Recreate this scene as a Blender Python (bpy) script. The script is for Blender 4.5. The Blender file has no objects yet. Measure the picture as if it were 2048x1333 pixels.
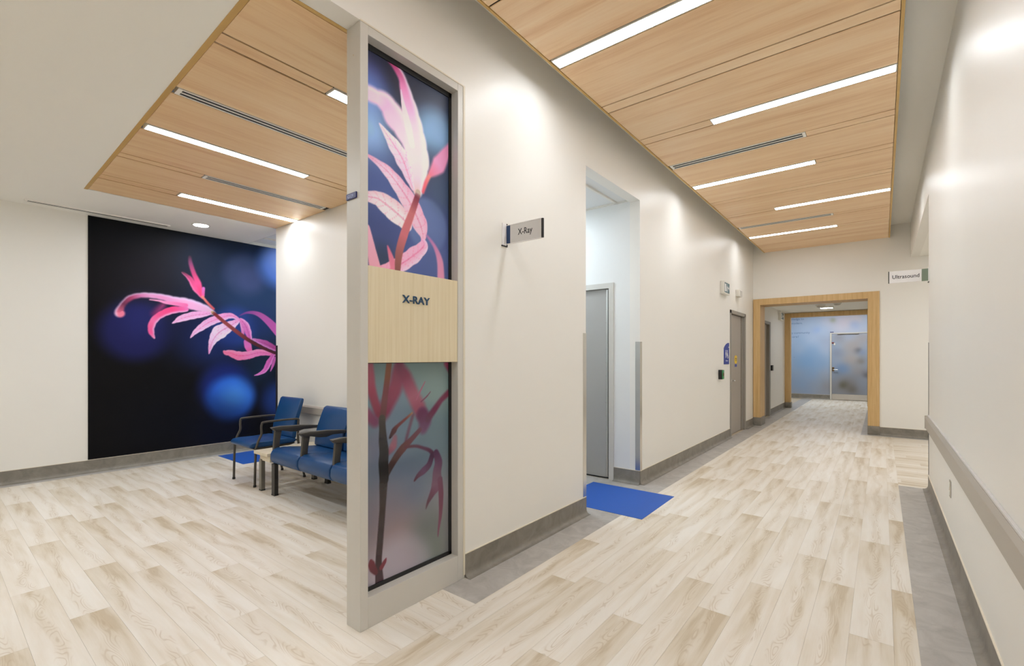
import bpy, bmesh, math, random
import numpy as np
from mathutils import Vector

random.seed(7)
SC = bpy.context.scene
COL = SC.collection

# ------------------------------------------------------------------ camera
THETA = math.radians(38.329)
cam_data = bpy.data.cameras.new("camera")
cam_data.sensor_fit = 'HORIZONTAL'
cam_data.sensor_width = 36.0
cam_data.lens = 936.03 / 2048.0 * 36.0
cam_data.shift_y = 47.5 / 2048.0
cam_data.clip_start = 0.02
cam_data.clip_end = 100.0
cam = bpy.data.objects.new("camera", cam_data)
COL.objects.link(cam)
cam.location = (0.0, 0.0, 1.40)
cam.rotation_euler = (math.pi / 2, 0.0, THETA)
SC.camera = cam

# ------------------------------------------------------------------ world, colour management
world = bpy.data.worlds.new("world")
SC.world = world
world.use_nodes = True
world.node_tree.nodes["Background"].inputs["Color"].default_value = (0.75, 0.75, 0.78, 1)
world.node_tree.nodes["Background"].inputs["Strength"].default_value = 0.05
SC.view_settings.view_transform = 'Standard'
SC.view_settings.look = 'None'
SC.view_settings.gamma = 1.0
SC.view_settings.use_curve_mapping = False
SC.view_settings.exposure = 1.10
SC.cycles.diffuse_bounces = 7
SC.cycles.max_bounces = 12
SC.cycles.sample_clamp_indirect = 6.0
CORRIDOR_LAMP = 15.0        # emission of the linear lamps
WAITING_LAMP = 14.0
DOWN_LAMP = 72.0
COOL_LAMP = 6.5

# ------------------------------------------------------------------ key dimensions (metres)
XL, XR = -2.076, 0.387      # corridor wall faces
XM = -7.514                 # mural wall face
YC = 2.95                   # face of the wall behind the chairs
YF = 10.6                   # end wall of the corridor
ZW = 3.11                   # waiting-area ceiling
ZC = 3.505                  # underside of the corridor wood ceiling
ZP = 3.72                   # corridor plaster ceiling
TH = 0.117                  # partition thickness

# ------------------------------------------------------------------ helpers
def lin(c):
    return tuple((v / 255.0 / 12.92) if v / 255.0 <= 0.04045 else ((v / 255.0 + 0.055) / 1.055) ** 2.4 for v in c)

class MB:
    def __init__(self):
        self.v = []; self.f = []; self.sm = []
    def add(self, vs, fs, smooth=False):
        n = len(self.v)
        self.v += [tuple(p) for p in vs]
        self.f += [tuple(i + n for i in f) for f in fs]
        self.sm += [smooth] * len(fs)
        return self
    def box(self, x0, x1, y0, y1, z0, z1, bevel=0.0, seg=2):
        x0, x1 = min(x0, x1), max(x0, x1); y0, y1 = min(y0, y1), max(y0, y1); z0, z1 = min(z0, z1), max(z0, z1)
        vs = [(x0, y0, z0), (x1, y0, z0), (x1, y1, z0), (x0, y1, z0), (x0, y0, z1), (x1, y0, z1), (x1, y1, z1), (x0, y1, z1)]
        fs = [(0, 3, 2, 1), (4, 5, 6, 7), (0, 1, 5, 4), (1, 2, 6, 5), (2, 3, 7, 6), (3, 0, 4, 7)]
        if bevel > 0:
            return self._bev(vs, fs, bevel, seg)
        return self.add(vs, fs)
    def _bev(self, vs, fs, bevel, seg):
        bm = bmesh.new()
        bv = [bm.verts.new(p) for p in vs]
        for f in fs:
            bm.faces.new([bv[i] for i in f])
        bm.normal_update()
        es = [e for e in bm.edges if len(e.link_faces) == 2 and e.calc_face_angle(0) > 0.5]
        bmesh.ops.bevel(bm, geom=es, offset=bevel, segments=seg, profile=0.5, affect='EDGES', clamp_overlap=True)
        bm.verts.index_update()
        self.add([tuple(v.co) for v in bm.verts], [tuple(v.index for v in f.verts) for f in bm.faces], smooth=seg > 1)
        bm.free()
        return self
    def prism(self, poly, axis, a, b, bevel=0.0, seg=2):
        """poly: points in the plane across `axis` (x: (y,z); y: (x,z); z: (x,y)); extruded from a to b."""
        def P(p, t):
            if axis == 'x': return (t, p[0], p[1])
            if axis == 'y': return (p[0], t, p[1])
            return (p[0], p[1], t)
        n = len(poly)
        vs = [P(p, a) for p in poly] + [P(p, b) for p in poly]
        fs = [tuple(range(n)), tuple(range(2 * n - 1, n - 1, -1))]
        for i in range(n):
            j = (i + 1) % n
            fs.append((i, i + n, j + n, j))
        bm = bmesh.new()
        bv = [bm.verts.new(p) for p in vs]
        for f in fs:
            bm.faces.new([bv[i] for i in f])
        bmesh.ops.recalc_face_normals(bm, faces=bm.faces)
        if bevel > 0:
            es = [e for e in bm.edges if e.calc_face_angle(0) > 0.6]
            bmesh.ops.bevel(bm, geom=es, offset=bevel, segments=seg, profile=0.5, affect='EDGES', clamp_overlap=True)
        bm.verts.index_update()
        self.add([tuple(v.co) for v in bm.verts], [tuple(v.index for v in f.verts) for f in bm.faces], smooth=bevel > 0)
        bm.free()
        return self
    def tube(self, path, rx, ry=None, n=12, sub=4, closed_ends=True):
        """sweep of an ellipse along a smoothed path; rx, ry may be lists given per control point."""
        ry = rx if ry is None else ry
        P = [Vector(p) for p in path]
        m = len(P)
        rxs = rx if isinstance(rx, (list, tuple)) else [rx] * m
        rys = ry if isinstance(ry, (list, tuple)) else [ry] * m
        pts = []; ra = []; rb = []
        for i in range(m - 1):
            p0 = P[max(i - 1, 0)]; p1 = P[i]; p2 = P[i + 1]; p3 = P[min(i + 2, m - 1)]
            for k in range(sub):
                t = k / sub
                c = 0.5 * ((2 * p1) + (p2 - p0) * t + (2 * p0 - 5 * p1 + 4 * p2 - p3) * t * t + (3 * p1 - p0 - 3 * p2 + p3) * t ** 3)
                pts.append(c); ra.append(rxs[i] * (1 - t) + rxs[i + 1] * t); rb.append(rys[i] * (1 - t) + rys[i + 1] * t)
        pts.append(P[-1]); ra.append(rxs[-1]); rb.append(rys[-1])
        vs = []; fs = []
        ref = Vector((1, 0, 0))
        T0 = (pts[1] - pts[0]).normalized()
        if abs(T0.dot(ref)) > 0.9:
            ref = Vector((0, 1, 0))
        for i, c in enumerate(pts):
            T = (pts[min(i + 1, len(pts) - 1)] - pts[max(i - 1, 0)]).normalized()
            A = (ref - T * ref.dot(T)).normalized(); B = T.cross(A)
            ref = A
            for k in range(n):
                a = 2 * math.pi * k / n
                vs.append(c + A * math.cos(a) * ra[i] + B * math.sin(a) * rb[i])
        for i in range(len(pts) - 1):
            for k in range(n):
                fs.append((i * n + k, i * n + (k + 1) % n, (i + 1) * n + (k + 1) % n, (i + 1) * n + k))
        if closed_ends:
            fs.append(tuple(range(n - 1, -1, -1)))
            o = (len(pts) - 1) * n
            fs.append(tuple(o + k for k in range(n)))
        return self.add(vs, fs, smooth=True)
    def lathe(self, cx, cy, prof, n=24, axis='z'):
        """prof: list of (r, h) along the axis through (cx, cy)."""
        vs = []; fs = []
        for r, h in prof:
            for k in range(n):
                a = 2 * math.pi * k / n
                if axis == 'z':
                    vs.append((cx + r * math.cos(a), cy + r * math.sin(a), h))
                elif axis == 'x':
                    vs.append((h, cx + r * math.cos(a), cy + r * math.sin(a)))
                else:
                    vs.append((cx + r * math.cos(a), h, cy + r * math.sin(a)))
        for i in range(len(prof) - 1):
            for k in range(n):
                fs.append((i * n + k, i * n + (k + 1) % n, (i + 1) * n + (k + 1) % n, (i + 1) * n + k))
        fs.append(tuple(range(n))); o = (len(prof) - 1) * n
        fs.append(tuple(o + k for k in range(n - 1, -1, -1)))
        return self.add(vs, fs, smooth=True)

ORG = {}

def link_mesh(name, mb, mat, parent=None, origin=None, fix=False):
    vs = np.array(mb.v, dtype=float)
    if parent is None:
        if origin is None:
            lo = vs.min(0); hi = vs.max(0)
            origin = ((lo[0] + hi[0]) / 2, (lo[1] + hi[1]) / 2, lo[2])
    else:
        origin = ORG[parent.name]
    o = Vector(origin)
    me = bpy.data.meshes.new(name)
    me.from_pydata([tuple(p - np.array(o)) for p in vs], [], mb.f)
    me.polygons.foreach_set("use_smooth", mb.sm)
    if fix:
        bm = bmesh.new(); bm.from_mesh(me)
        bmesh.ops.recalc_face_normals(bm, faces=bm.faces)
        bm.to_mesh(me); bm.free()
    me.materials.append(mat)
    if any(mb.sm):
        try:
            me.set_sharp_from_angle(angle=math.radians(38))
        except Exception:
            pass
    me.update()
    ob = bpy.data.objects.new(name, me)
    COL.objects.link(ob)
    if parent is None:
        ob.location = o
    else:
        ob.parent = parent
    ORG[ob.name] = o
    return ob

def tag(o, label=None, cat=None, group=None, kind=None):
    if label: o["label"] = label
    if cat: o["category"] = cat
    if group: o["group"] = group
    if kind: o["kind"] = kind
    return o

def thing(name, loc, label, cat, group=None):
    o = bpy.data.objects.new(name, None)
    o.empty_display_size = 0.1
    COL.objects.link(o)
    o.location = loc
    ORG[o.name] = Vector(loc)
    return tag(o, label, cat, group)

def struct(name, mb, mat, label=None, cat=None, parent=None):
    o = link_mesh(name, mb, mat, parent, fix=True)
    o["kind"] = "structure"
    if label: o["label"] = label
    if cat and parent is None: o["category"] = cat
    return o

def B(*a, **k):
    return MB().box(*a, **k)

# ------------------------------------------------------------------ materials
MATS = {}
def new_mat(name):
    m = bpy.data.materials.new(name); m.use_nodes = True
    nt = m.node_tree
    bs = nt.nodes["Principled BSDF"]
    MATS[name] = m
    return m, nt, bs

def N(nt, t, **kw):
    n = nt.nodes.new(t)
    for k, v in kw.items():
        setattr(n, k, v)
    return n

def plain(name, c, rough=0.5, metal=0.0, spec=0.5, coat=0.0, var=0.03, scale=6.0, bump=0.0, bscale=200.0):
    """a painted / moulded surface: even colour with a faint mottling and, if asked, a fine relief"""
    m, nt, bs = new_mat(name)
    tc = N(nt, "ShaderNodeTexCoord"); nz = N(nt, "ShaderNodeTexNoise")
    nz.inputs["Scale"].default_value = scale; nz.inputs["Detail"].default_value = 3.0
    nt.links.new(tc.outputs["Object"], nz.inputs["Vector"])
    mx = N(nt, "ShaderNodeMix", data_type='RGBA')
    mx.inputs[6].default_value = (c[0] * (1 - var), c[1] * (1 - var), c[2] * (1 - var), 1)
    mx.inputs[7].default_value = (min(c[0] * (1 + var), 1), min(c[1] * (1 + var), 1), min(c[2] * (1 + var), 1), 1)
    nt.links.new(nz.outputs["Fac"], mx.inputs[0])
    nt.links.new(mx.outputs[2], bs.inputs["Base Color"])
    bs.inputs["Roughness"].default_value = rough
    bs.inputs["Metallic"].default_value = metal
    bs.inputs["Specular IOR Level"].default_value = spec
    bs.inputs["Coat Weight"].default_value = coat
    bs.inputs["Coat Roughness"].default_value = 0.05
    if bump > 0:
        nb = N(nt, "ShaderNodeTexNoise"); nb.inputs["Scale"].default_value = bscale
        nt.links.new(tc.outputs["Object"], nb.inputs["Vector"])
        bp = N(nt, "ShaderNodeBump"); bp.inputs["Strength"].default_value = bump; bp.inputs["Distance"].default_value = 0.002
        nt.links.new(nb.outputs["Fac"], bp.inputs["Height"])
        nt.links.new(bp.outputs["Normal"], bs.inputs["Normal"])
    return m

def emit(name, c, s):
    m, nt, bs = new_mat(name)
    bs.inputs["Base Color"].default_value = (0.9, 0.9, 0.9, 1)
    bs.inputs["Emission Color"].default_value = (*c, 1)
    bs.inputs["Emission Strength"].default_value = s
    return m

def ramp(nt, stops):
    r = N(nt, "ShaderNodeValToRGB")
    e = r.color_ramp.elements
    e[0].position, e[0].color = stops[0][0], (*stops[0][1], 1)
    e[1].position, e[1].color = stops[-1][0], (*stops[-1][1], 1)
    for p, c in stops[1:-1]:
        k = e.new(p); k.color = (*c, 1)
    return r

def wood_streak(name, axis, cols, along=0.6, across=14.0, rough=0.42, fine=0.25, rnd=True):
    """veneer with grain running along `axis`; per-object shift so no two boards match"""
    m, nt, bs = new_mat(name)
    tc = N(nt, "ShaderNodeTexCoord"); oi = N(nt, "ShaderNodeObjectInfo")
    mp = N(nt, "ShaderNodeMapping")
    sc = [across] * 3; sc['xyz'.index(axis)] = along
    mp.inputs["Scale"].default_value = sc
    ad = N(nt, "ShaderNodeVectorMath", operation='ADD')
    ml = N(nt, "ShaderNodeMath", operation='MULTIPLY'); ml.inputs[1].default_value = 40.0 if rnd else 0.0
    nt.links.new(oi.outputs["Random"], ml.inputs[0])
    cb = N(nt, "ShaderNodeCombineXYZ")
    for i in range(3): nt.links.new(ml.outputs[0], cb.inputs[i])
    nt.links.new(tc.outputs["Object"], mp.inputs["Vector"])
    nt.links.new(mp.outputs["Vector"], ad.inputs[0]); nt.links.new(cb.outputs[0], ad.inputs[1])
    n1 = N(nt, "ShaderNodeTexNoise"); n1.inputs["Scale"].default_value = 1.0; n1.inputs["Detail"].default_value = 5.0
    n1.inputs["Roughness"].default_value = 0.6; n1.inputs["Distortion"].default_value = 0.5
    nt.links.new(ad.outputs[0], n1.inputs["Vector"])
    n2 = N(nt, "ShaderNodeTexNoise"); n2.inputs["Scale"].default_value = 7.0; n2.inputs["Detail"].default_value = 2.0
    nt.links.new(ad.outputs[0], n2.inputs["Vector"])
    mm = N(nt, "ShaderNodeMix"); mm.inputs[0].default_value = fine
    nt.links.new(n1.outputs["Fac"], mm.inputs[2]); nt.links.new(n2.outputs["Fac"], mm.inputs[3])
    rp = ramp(nt, [(0.30, cols[0]), (0.50, cols[1]), (0.70, cols[2])])
    nt.links.new(mm.outputs[0], rp.inputs["Fac"])
    nt.links.new(rp.outputs["Color"], bs.inputs["Base Color"])
    bs.inputs["Roughness"].default_value = rough
    return m

def floor_plank():
    """printed ash plank: pale cream, tan towards the head of each board, a cathedral figure down the middle"""
    m, nt, bs = new_mat("floor_plank")
    tc = N(nt, "ShaderNodeTexCoord"); oi = N(nt, "ShaderNodeObjectInfo")
    sep = N(nt, "ShaderNodeSeparateXYZ"); nt.links.new(tc.outputs["Object"], sep.inputs[0])
    rn = N(nt, "ShaderNodeMath", operation='MULTIPLY'); rn.inputs[1].default_value = 97.0
    nt.links.new(oi.outputs["Random"], rn.inputs[0])
    def coords(ax, ay):
        mx = N(nt, "ShaderNodeMath", operation='MULTIPLY'); mx.inputs[1].default_value = ax
        my = N(nt, "ShaderNodeMath", operation='MULTIPLY'); my.inputs[1].default_value = ay
        nt.links.new(sep.outputs["X"], mx.inputs[0]); nt.links.new(sep.outputs["Y"], my.inputs[0])
        c = N(nt, "ShaderNodeCombineXYZ")
        nt.links.new(mx.outputs[0], c.inputs[0]); nt.links.new(my.outputs[0], c.inputs[1]); nt.links.new(rn.outputs[0], c.inputs[2])
        return c
    # broad streaks
    n1 = N(nt, "ShaderNodeTexNoise"); n1.inputs["Scale"].default_value = 1.0; n1.inputs["Detail"].default_value = 4.0
    n1.inputs["Distortion"].default_value = 0.4
    nt.links.new(coords(1.5, 14.0).outputs[0], n1.inputs["Vector"])
    # fine grain
    n2 = N(nt, "ShaderNodeTexNoise"); n2.inputs["Scale"].default_value = 1.0; n2.inputs["Detail"].default_value = 3.0
    nt.links.new(coords(5.0, 160.0).outputs[0], n2.inputs["Vector"])
    # cathedral figure: stretched rings, kept to a wandering band
    n3 = N(nt, "ShaderNodeTexNoise"); n3.inputs["Scale"].default_value = 1.0; n3.inputs["Detail"].default_value = 1.0
    nt.links.new(coords(2.2, 3.0).outputs[0], n3.inputs["Vector"])
    wob = N(nt, "ShaderNodeMath", operation='MULTIPLY_ADD'); wob.inputs[1].default_value = 0.16; wob.inputs[2].default_value = -0.08
    nt.links.new(n3.outputs["Fac"], wob.inputs[0])
    yy = N(nt, "ShaderNodeMath", operation='ADD'); nt.links.new(sep.outputs["Y"], yy.inputs[0]); nt.links.new(wob.outputs[0], yy.inputs[1])
    ab = N(nt, "ShaderNodeMath", operation='ABSOLUTE'); nt.links.new(yy.outputs[0], ab.inputs[0])
    band = N(nt, "ShaderNodeMapRange"); band.inputs["From Min"].default_value = 0.032; band.inputs["From Max"].default_value = 0.010
    nt.links.new(ab.outputs[0], band.inputs["Value"])
    n5 = N(nt, "ShaderNodeTexNoise"); n5.inputs["Scale"].default_value = 1.0; n5.inputs["Detail"].default_value = 0.6
    nt.links.new(coords(3.2, 16.0).outputs[0], n5.inputs["Vector"])
    n4 = N(nt, "ShaderNodeMath", operation='MULTIPLY'); n4.inputs[1].default_value = 95.0
    nt.links.new(n5.outputs["Fac"], n4.inputs[0])
    sn = N(nt, "ShaderNodeMath", operation='SINE'); nt.links.new(n4.outputs[0], sn.inputs[0])
    ring = N(nt, "ShaderNodeMapRange"); ring.inputs["From Min"].default_value = 0.35; ring.inputs["From Max"].default_value = 1.0
    nt.links.new(sn.outputs[0], ring.inputs["Value"])
    rb = N(nt, "ShaderNodeMath", operation='MULTIPLY'); nt.links.new(ring.outputs[0], rb.inputs[0]); nt.links.new(band.outputs[0], rb.inputs[1])
    # head of the board darker
    hd = N(nt, "ShaderNodeMapRange"); hd.inputs["From Min"].default_value = -0.35; hd.inputs["From Max"].default_value = 0.8
    nt.links.new(sep.outputs["X"], hd.inputs["Value"])
    s1 = N(nt, "ShaderNodeMath", operation='MULTIPLY_ADD'); s1.inputs[1].default_value = 0.30
    nt.links.new(hd.outputs[0], s1.inputs[0]); nt.links.new(n1.outputs["Fac"], s1.inputs[2])
    s2 = N(nt, "ShaderNodeMath", operation='MULTIPLY_ADD'); s2.inputs[1].default_value = 0.16
    rc = N(nt, "ShaderNodeMath", operation='SUBTRACT'); rc.inputs[1].default_value = 0.5
    nt.links.new(oi.outputs["Random"], rc.inputs[0])
    nt.links.new(rc.outputs[0], s2.inputs[0]); nt.links.new(s1.outputs[0], s2.inputs[2])
    s3 = N(nt, "ShaderNodeMath", operation='MULTIPLY_ADD'); s3.inputs[1].default_value = 0.14
    nt.links.new(n2.outputs["Fac"], s3.inputs[0]); nt.links.new(s2.outputs[0], s3.inputs[2])
    s4 = N(nt, "ShaderNodeMath", operation='MULTIPLY_ADD'); s4.inputs[1].default_value = 0.10
    nt.links.new(band.outputs[0], s4.inputs[0]); nt.links.new(s3.outputs[0], s4.inputs[2])
    rp = ramp(nt, [(0.42, lin((236, 231, 222))), (0.68, lin((229, 221, 208))), (0.88, lin((217, 206, 187))), (1.08, lin((202, 187, 162)))])
    nt.links.new(s4.outputs[0], rp.inputs["Fac"])
    mx = N(nt, "ShaderNodeMix", data_type='RGBA'); mx.inputs[7].default_value = (*lin((182, 160, 128)), 1)
    sc = N(nt, "ShaderNodeMath", operation='MULTIPLY'); sc.inputs[1].default_value = 0.38
    nt.links.new(rb.outputs[0], sc.inputs[0]); nt.links.new(sc.outputs[0], mx.inputs[0])
    nt.links.new(rp.outputs["Color"], mx.inputs[6])
    nt.links.new(mx.outputs[2], bs.inputs["Base Color"])
    bs.inputs["Roughness"].default_value = 0.42
    bs.inputs["Specular IOR Level"].default_value = 0.4
    return m

def vinyl(name, a, b, rough=0.45):
    m, nt, bs = new_mat(name)
    tc = N(nt, "ShaderNodeTexCoord")
    n1 = N(nt, "ShaderNodeTexNoise"); n1.inputs["Scale"].default_value = 7.0; n1.inputs["Detail"].default_value = 6.0; n1.inputs["Roughness"].default_value = 0.65
    n1.inputs["Distortion"].default_value = 0.8
    geo = N(nt, "ShaderNodeNewGeometry")
    nt.links.new(geo.outputs["Position"], n1.inputs["Vector"])
    rp = ramp(nt, [(0.3, a), (0.7, b)])
    nt.links.new(n1.outputs["Fac"], rp.inputs["Fac"]); nt.links.new(rp.outputs["Color"], bs.inputs["Base Color"])
    bs.inputs["Roughness"].default_value = rough
    return m

def print_mat(name, rough, coat=0.0, spec=0.5):
    m, nt, bs = new_mat(name)
    at = N(nt, "ShaderNodeVertexColor"); at.layer_name = "Print"
    nt.links.new(at.outputs["Color"], bs.inputs["Base Color"])
    bs.inputs["Roughness"].default_value = rough
    bs.inputs["Specular IOR Level"].default_value = spec
    bs.inputs["Coat Weight"].default_value = coat
    bs.inputs["Coat Roughness"].default_value = 0.04
    return m

M_WALL = plain("wall_paint", (0.85, 0.835, 0.79), rough=0.42, var=0.012, scale=1.5, bump=0.05, bscale=350)
M_WHITE = plain("recess_paint", (0.80, 0.81, 0.80), rough=0.5, var=0.01)
M_CEIL = plain("ceiling_paint", (0.93, 0.925, 0.88), rough=0.8, var=0.015, scale=1.2)
M_TILE = plain("ceiling_tile", (0.78, 0.79, 0.79), rough=0.9, var=0.02, scale=60)
M_BASE = vinyl("cove_base", lin((118, 113, 104)), lin((146, 140, 130)))
M_BORDER = vinyl("grey_vinyl", lin((162, 158, 153)), lin((192, 188, 183)), rough=0.38)
M_CAP = plain("cap_strip", lin((226, 218, 200)), rough=0.5)
M_FLOOR = plain("floor_sheet", lin((205, 190, 166)), rough=0.45, var=0.08, scale=3)
M_PLANK = floor_plank()
M_CLOUDX = wood_streak("ceiling_wood_corridor", 'x', [lin((224, 180, 134)), lin((240, 206, 164)), lin((248, 222, 186))], along=0.55, across=9.0)
M_CLOUDY = wood_streak("ceiling_wood_waiting", 'y', [lin((226, 182, 134)), lin((240, 206, 160)), lin((248, 220, 180))], along=0.55, across=9.0)
M_GOLD = plain("edge_trim_wood", lin((205, 168, 100)), rough=0.45, var=0.08, scale=9)
M_BACK = plain("dark_backing", (0.02, 0.016, 0.012), rough=0.9)
M_PORTAL = wood_streak("portal_wood", 'z', [lin((192, 154, 98)), lin((208, 174, 120)), lin((220, 190, 140))], along=0.8, across=22.0, rough=0.45)
M_PANELW = wood_streak("sign_panel_wood", 'z', [lin((212, 196, 160)), lin((222, 208, 176)), lin((228, 216, 188))], along=1.0, across=60.0, rough=0.5)
M_FRAME = plain("frame_paint", lin((206, 203, 196)), rough=0.38, var=0.015)
M_DOORG = plain("door_grey", lin((172, 170, 166)), rough=0.45, var=0.015)
M_DOORT = plain("door_taupe", lin((166, 158, 148)), rough=0.45, var=0.02)
M_DFRAME = plain("door_frame_taupe", lin((150, 145, 136)), rough=0.42, var=0.02)
M_STEEL = plain("brushed_steel", (0.62, 0.60, 0.57), rough=0.22, metal=1.0, var=0.03, scale=40)
M_CHROME = plain("chrome", (0.8, 0.8, 0.8), rough=0.12, metal=1.0, var=0.01)
M_BLACK = plain("black_rubber", (0.008, 0.008, 0.009), rough=0.5)
M_BLKPL = plain("black_plastic", (0.012, 0.012, 0.012), rough=0.35)
M_DKGUARD = plain("dark_corner_metal", (0.07, 0.063, 0.055), rough=0.35, metal=0.6)
M_MAT = plain("blue_mat", lin((30, 90, 184)), rough=0.55, var=0.04, scale=14)
M_BLUEV = plain("blue_upholstery", lin((8, 66, 118)), rough=0.38, var=0.03, scale=30, bump=0.08, bscale=600)
M_PIPE = plain("blue_piping", lin((10, 42, 76)), rough=0.45)
M_CHFR = plain("chair_frame_metal", lin((78, 74, 68)), rough=0.4, var=0.03, metal=0.3)
M_CHARM = plain("bench_arm_plastic", lin((70, 66, 60)), rough=0.45, var=0.03)
M_BLEG = plain("bench_leg_dark", lin((46, 43, 39)), rough=0.4, var=0.03)
M_TLEG = plain("table_leg_metal", lin((128, 124, 116)), rough=0.35, metal=0.5)
M_TTOP = wood_streak("table_top_wood", 'y', [lin((206, 194, 168)), lin((218, 206, 182)), lin((226, 216, 194))], along=1.0, across=30.0, rough=0.4)
M_RAIL = plain("crash_rail", lin((178, 171, 160)), rough=0.45, var=0.015)
M_SIGNG = plain("sign_face_grey", lin((212, 211, 209)), rough=0.35, var=0.01)
M_SIGNW = plain("sign_face_white", lin((242, 240, 240)), rough=0.4, var=0.01)
M_SIGNB = plain("sign_navy", lin((22, 58, 104)), rough=0.4, var=0.02)
M_SIGNS = plain("sign_sage", lin((128, 142, 124)), rough=0.4, var=0.02)
M_INK = plain("black_ink", (0.012, 0.012, 0.014), rough=0.5)
M_NAVYINK = plain("navy_letters", lin((20, 64, 100)), rough=0.4)
M_ROYAL = plain("royal_blue_plate", lin((36, 56, 150)), rough=0.4, var=0.02)
M_NAVYPL = plain("navy_plate", lin((18, 22, 96)), rough=0.4, var=0.02)
M_WINK = plain("white_ink", (0.85, 0.85, 0.86), rough=0.5)
M_LILAC = plain("pale_lettering", lin((190, 196, 236)), rough=0.5)
M_SKYINK = plain("sky_lettering", lin((96, 120, 170)), rough=0.6)
M_YELLOW = plain("yellow_sticker", lin((232, 196, 30)), rough=0.45)
M_WPLAST = plain("white_plastic", lin((228, 225, 216)), rough=0.4, var=0.01)
M_GREEN = plain("green_plastic", lin((60, 150, 90)), rough=0.35)
M_TEAL = plain("exit_picture_teal", lin((44, 98, 112)), rough=0.35)
M_RED = plain("red_plastic", lin((110, 28, 26)), rough=0.4)
M_BRASS = plain("bronze_plate", lin((120, 100, 72)), rough=0.3, metal=0.8)
M_VENTW = plain("vent_white", lin((246, 244, 238)), rough=0.4, var=0.01)
M_VENTD = plain("vent_dark", (0.015, 0.016, 0.018), rough=0.6)
M_MUR = print_mat("mural_print", 0.7, 0.0, 0.12)
M_FILM = print_mat("glass_film_print", 0.12, 0.3)
M_FILMM = print_mat("matt_film_print", 0.4, 0.0, 0.3)
M_SKYP = print_mat("sky_print", 0.55, 0.0, 0.3)
M_LAMP = emit("lamp_diffuser", (0.945, 0.985, 1.035), CORRIDOR_LAMP)
M_LAMPW = emit("lamp_diffuser_waiting", (0.945, 0.985, 1.035), WAITING_LAMP)
M_DOWN = emit("downlight_lens", (0.945, 0.985, 1.035), DOWN_LAMP)
M_COOL = emit("cool_panel_lens", (0.80, 0.91, 1.0), COOL_LAMP)
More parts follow.
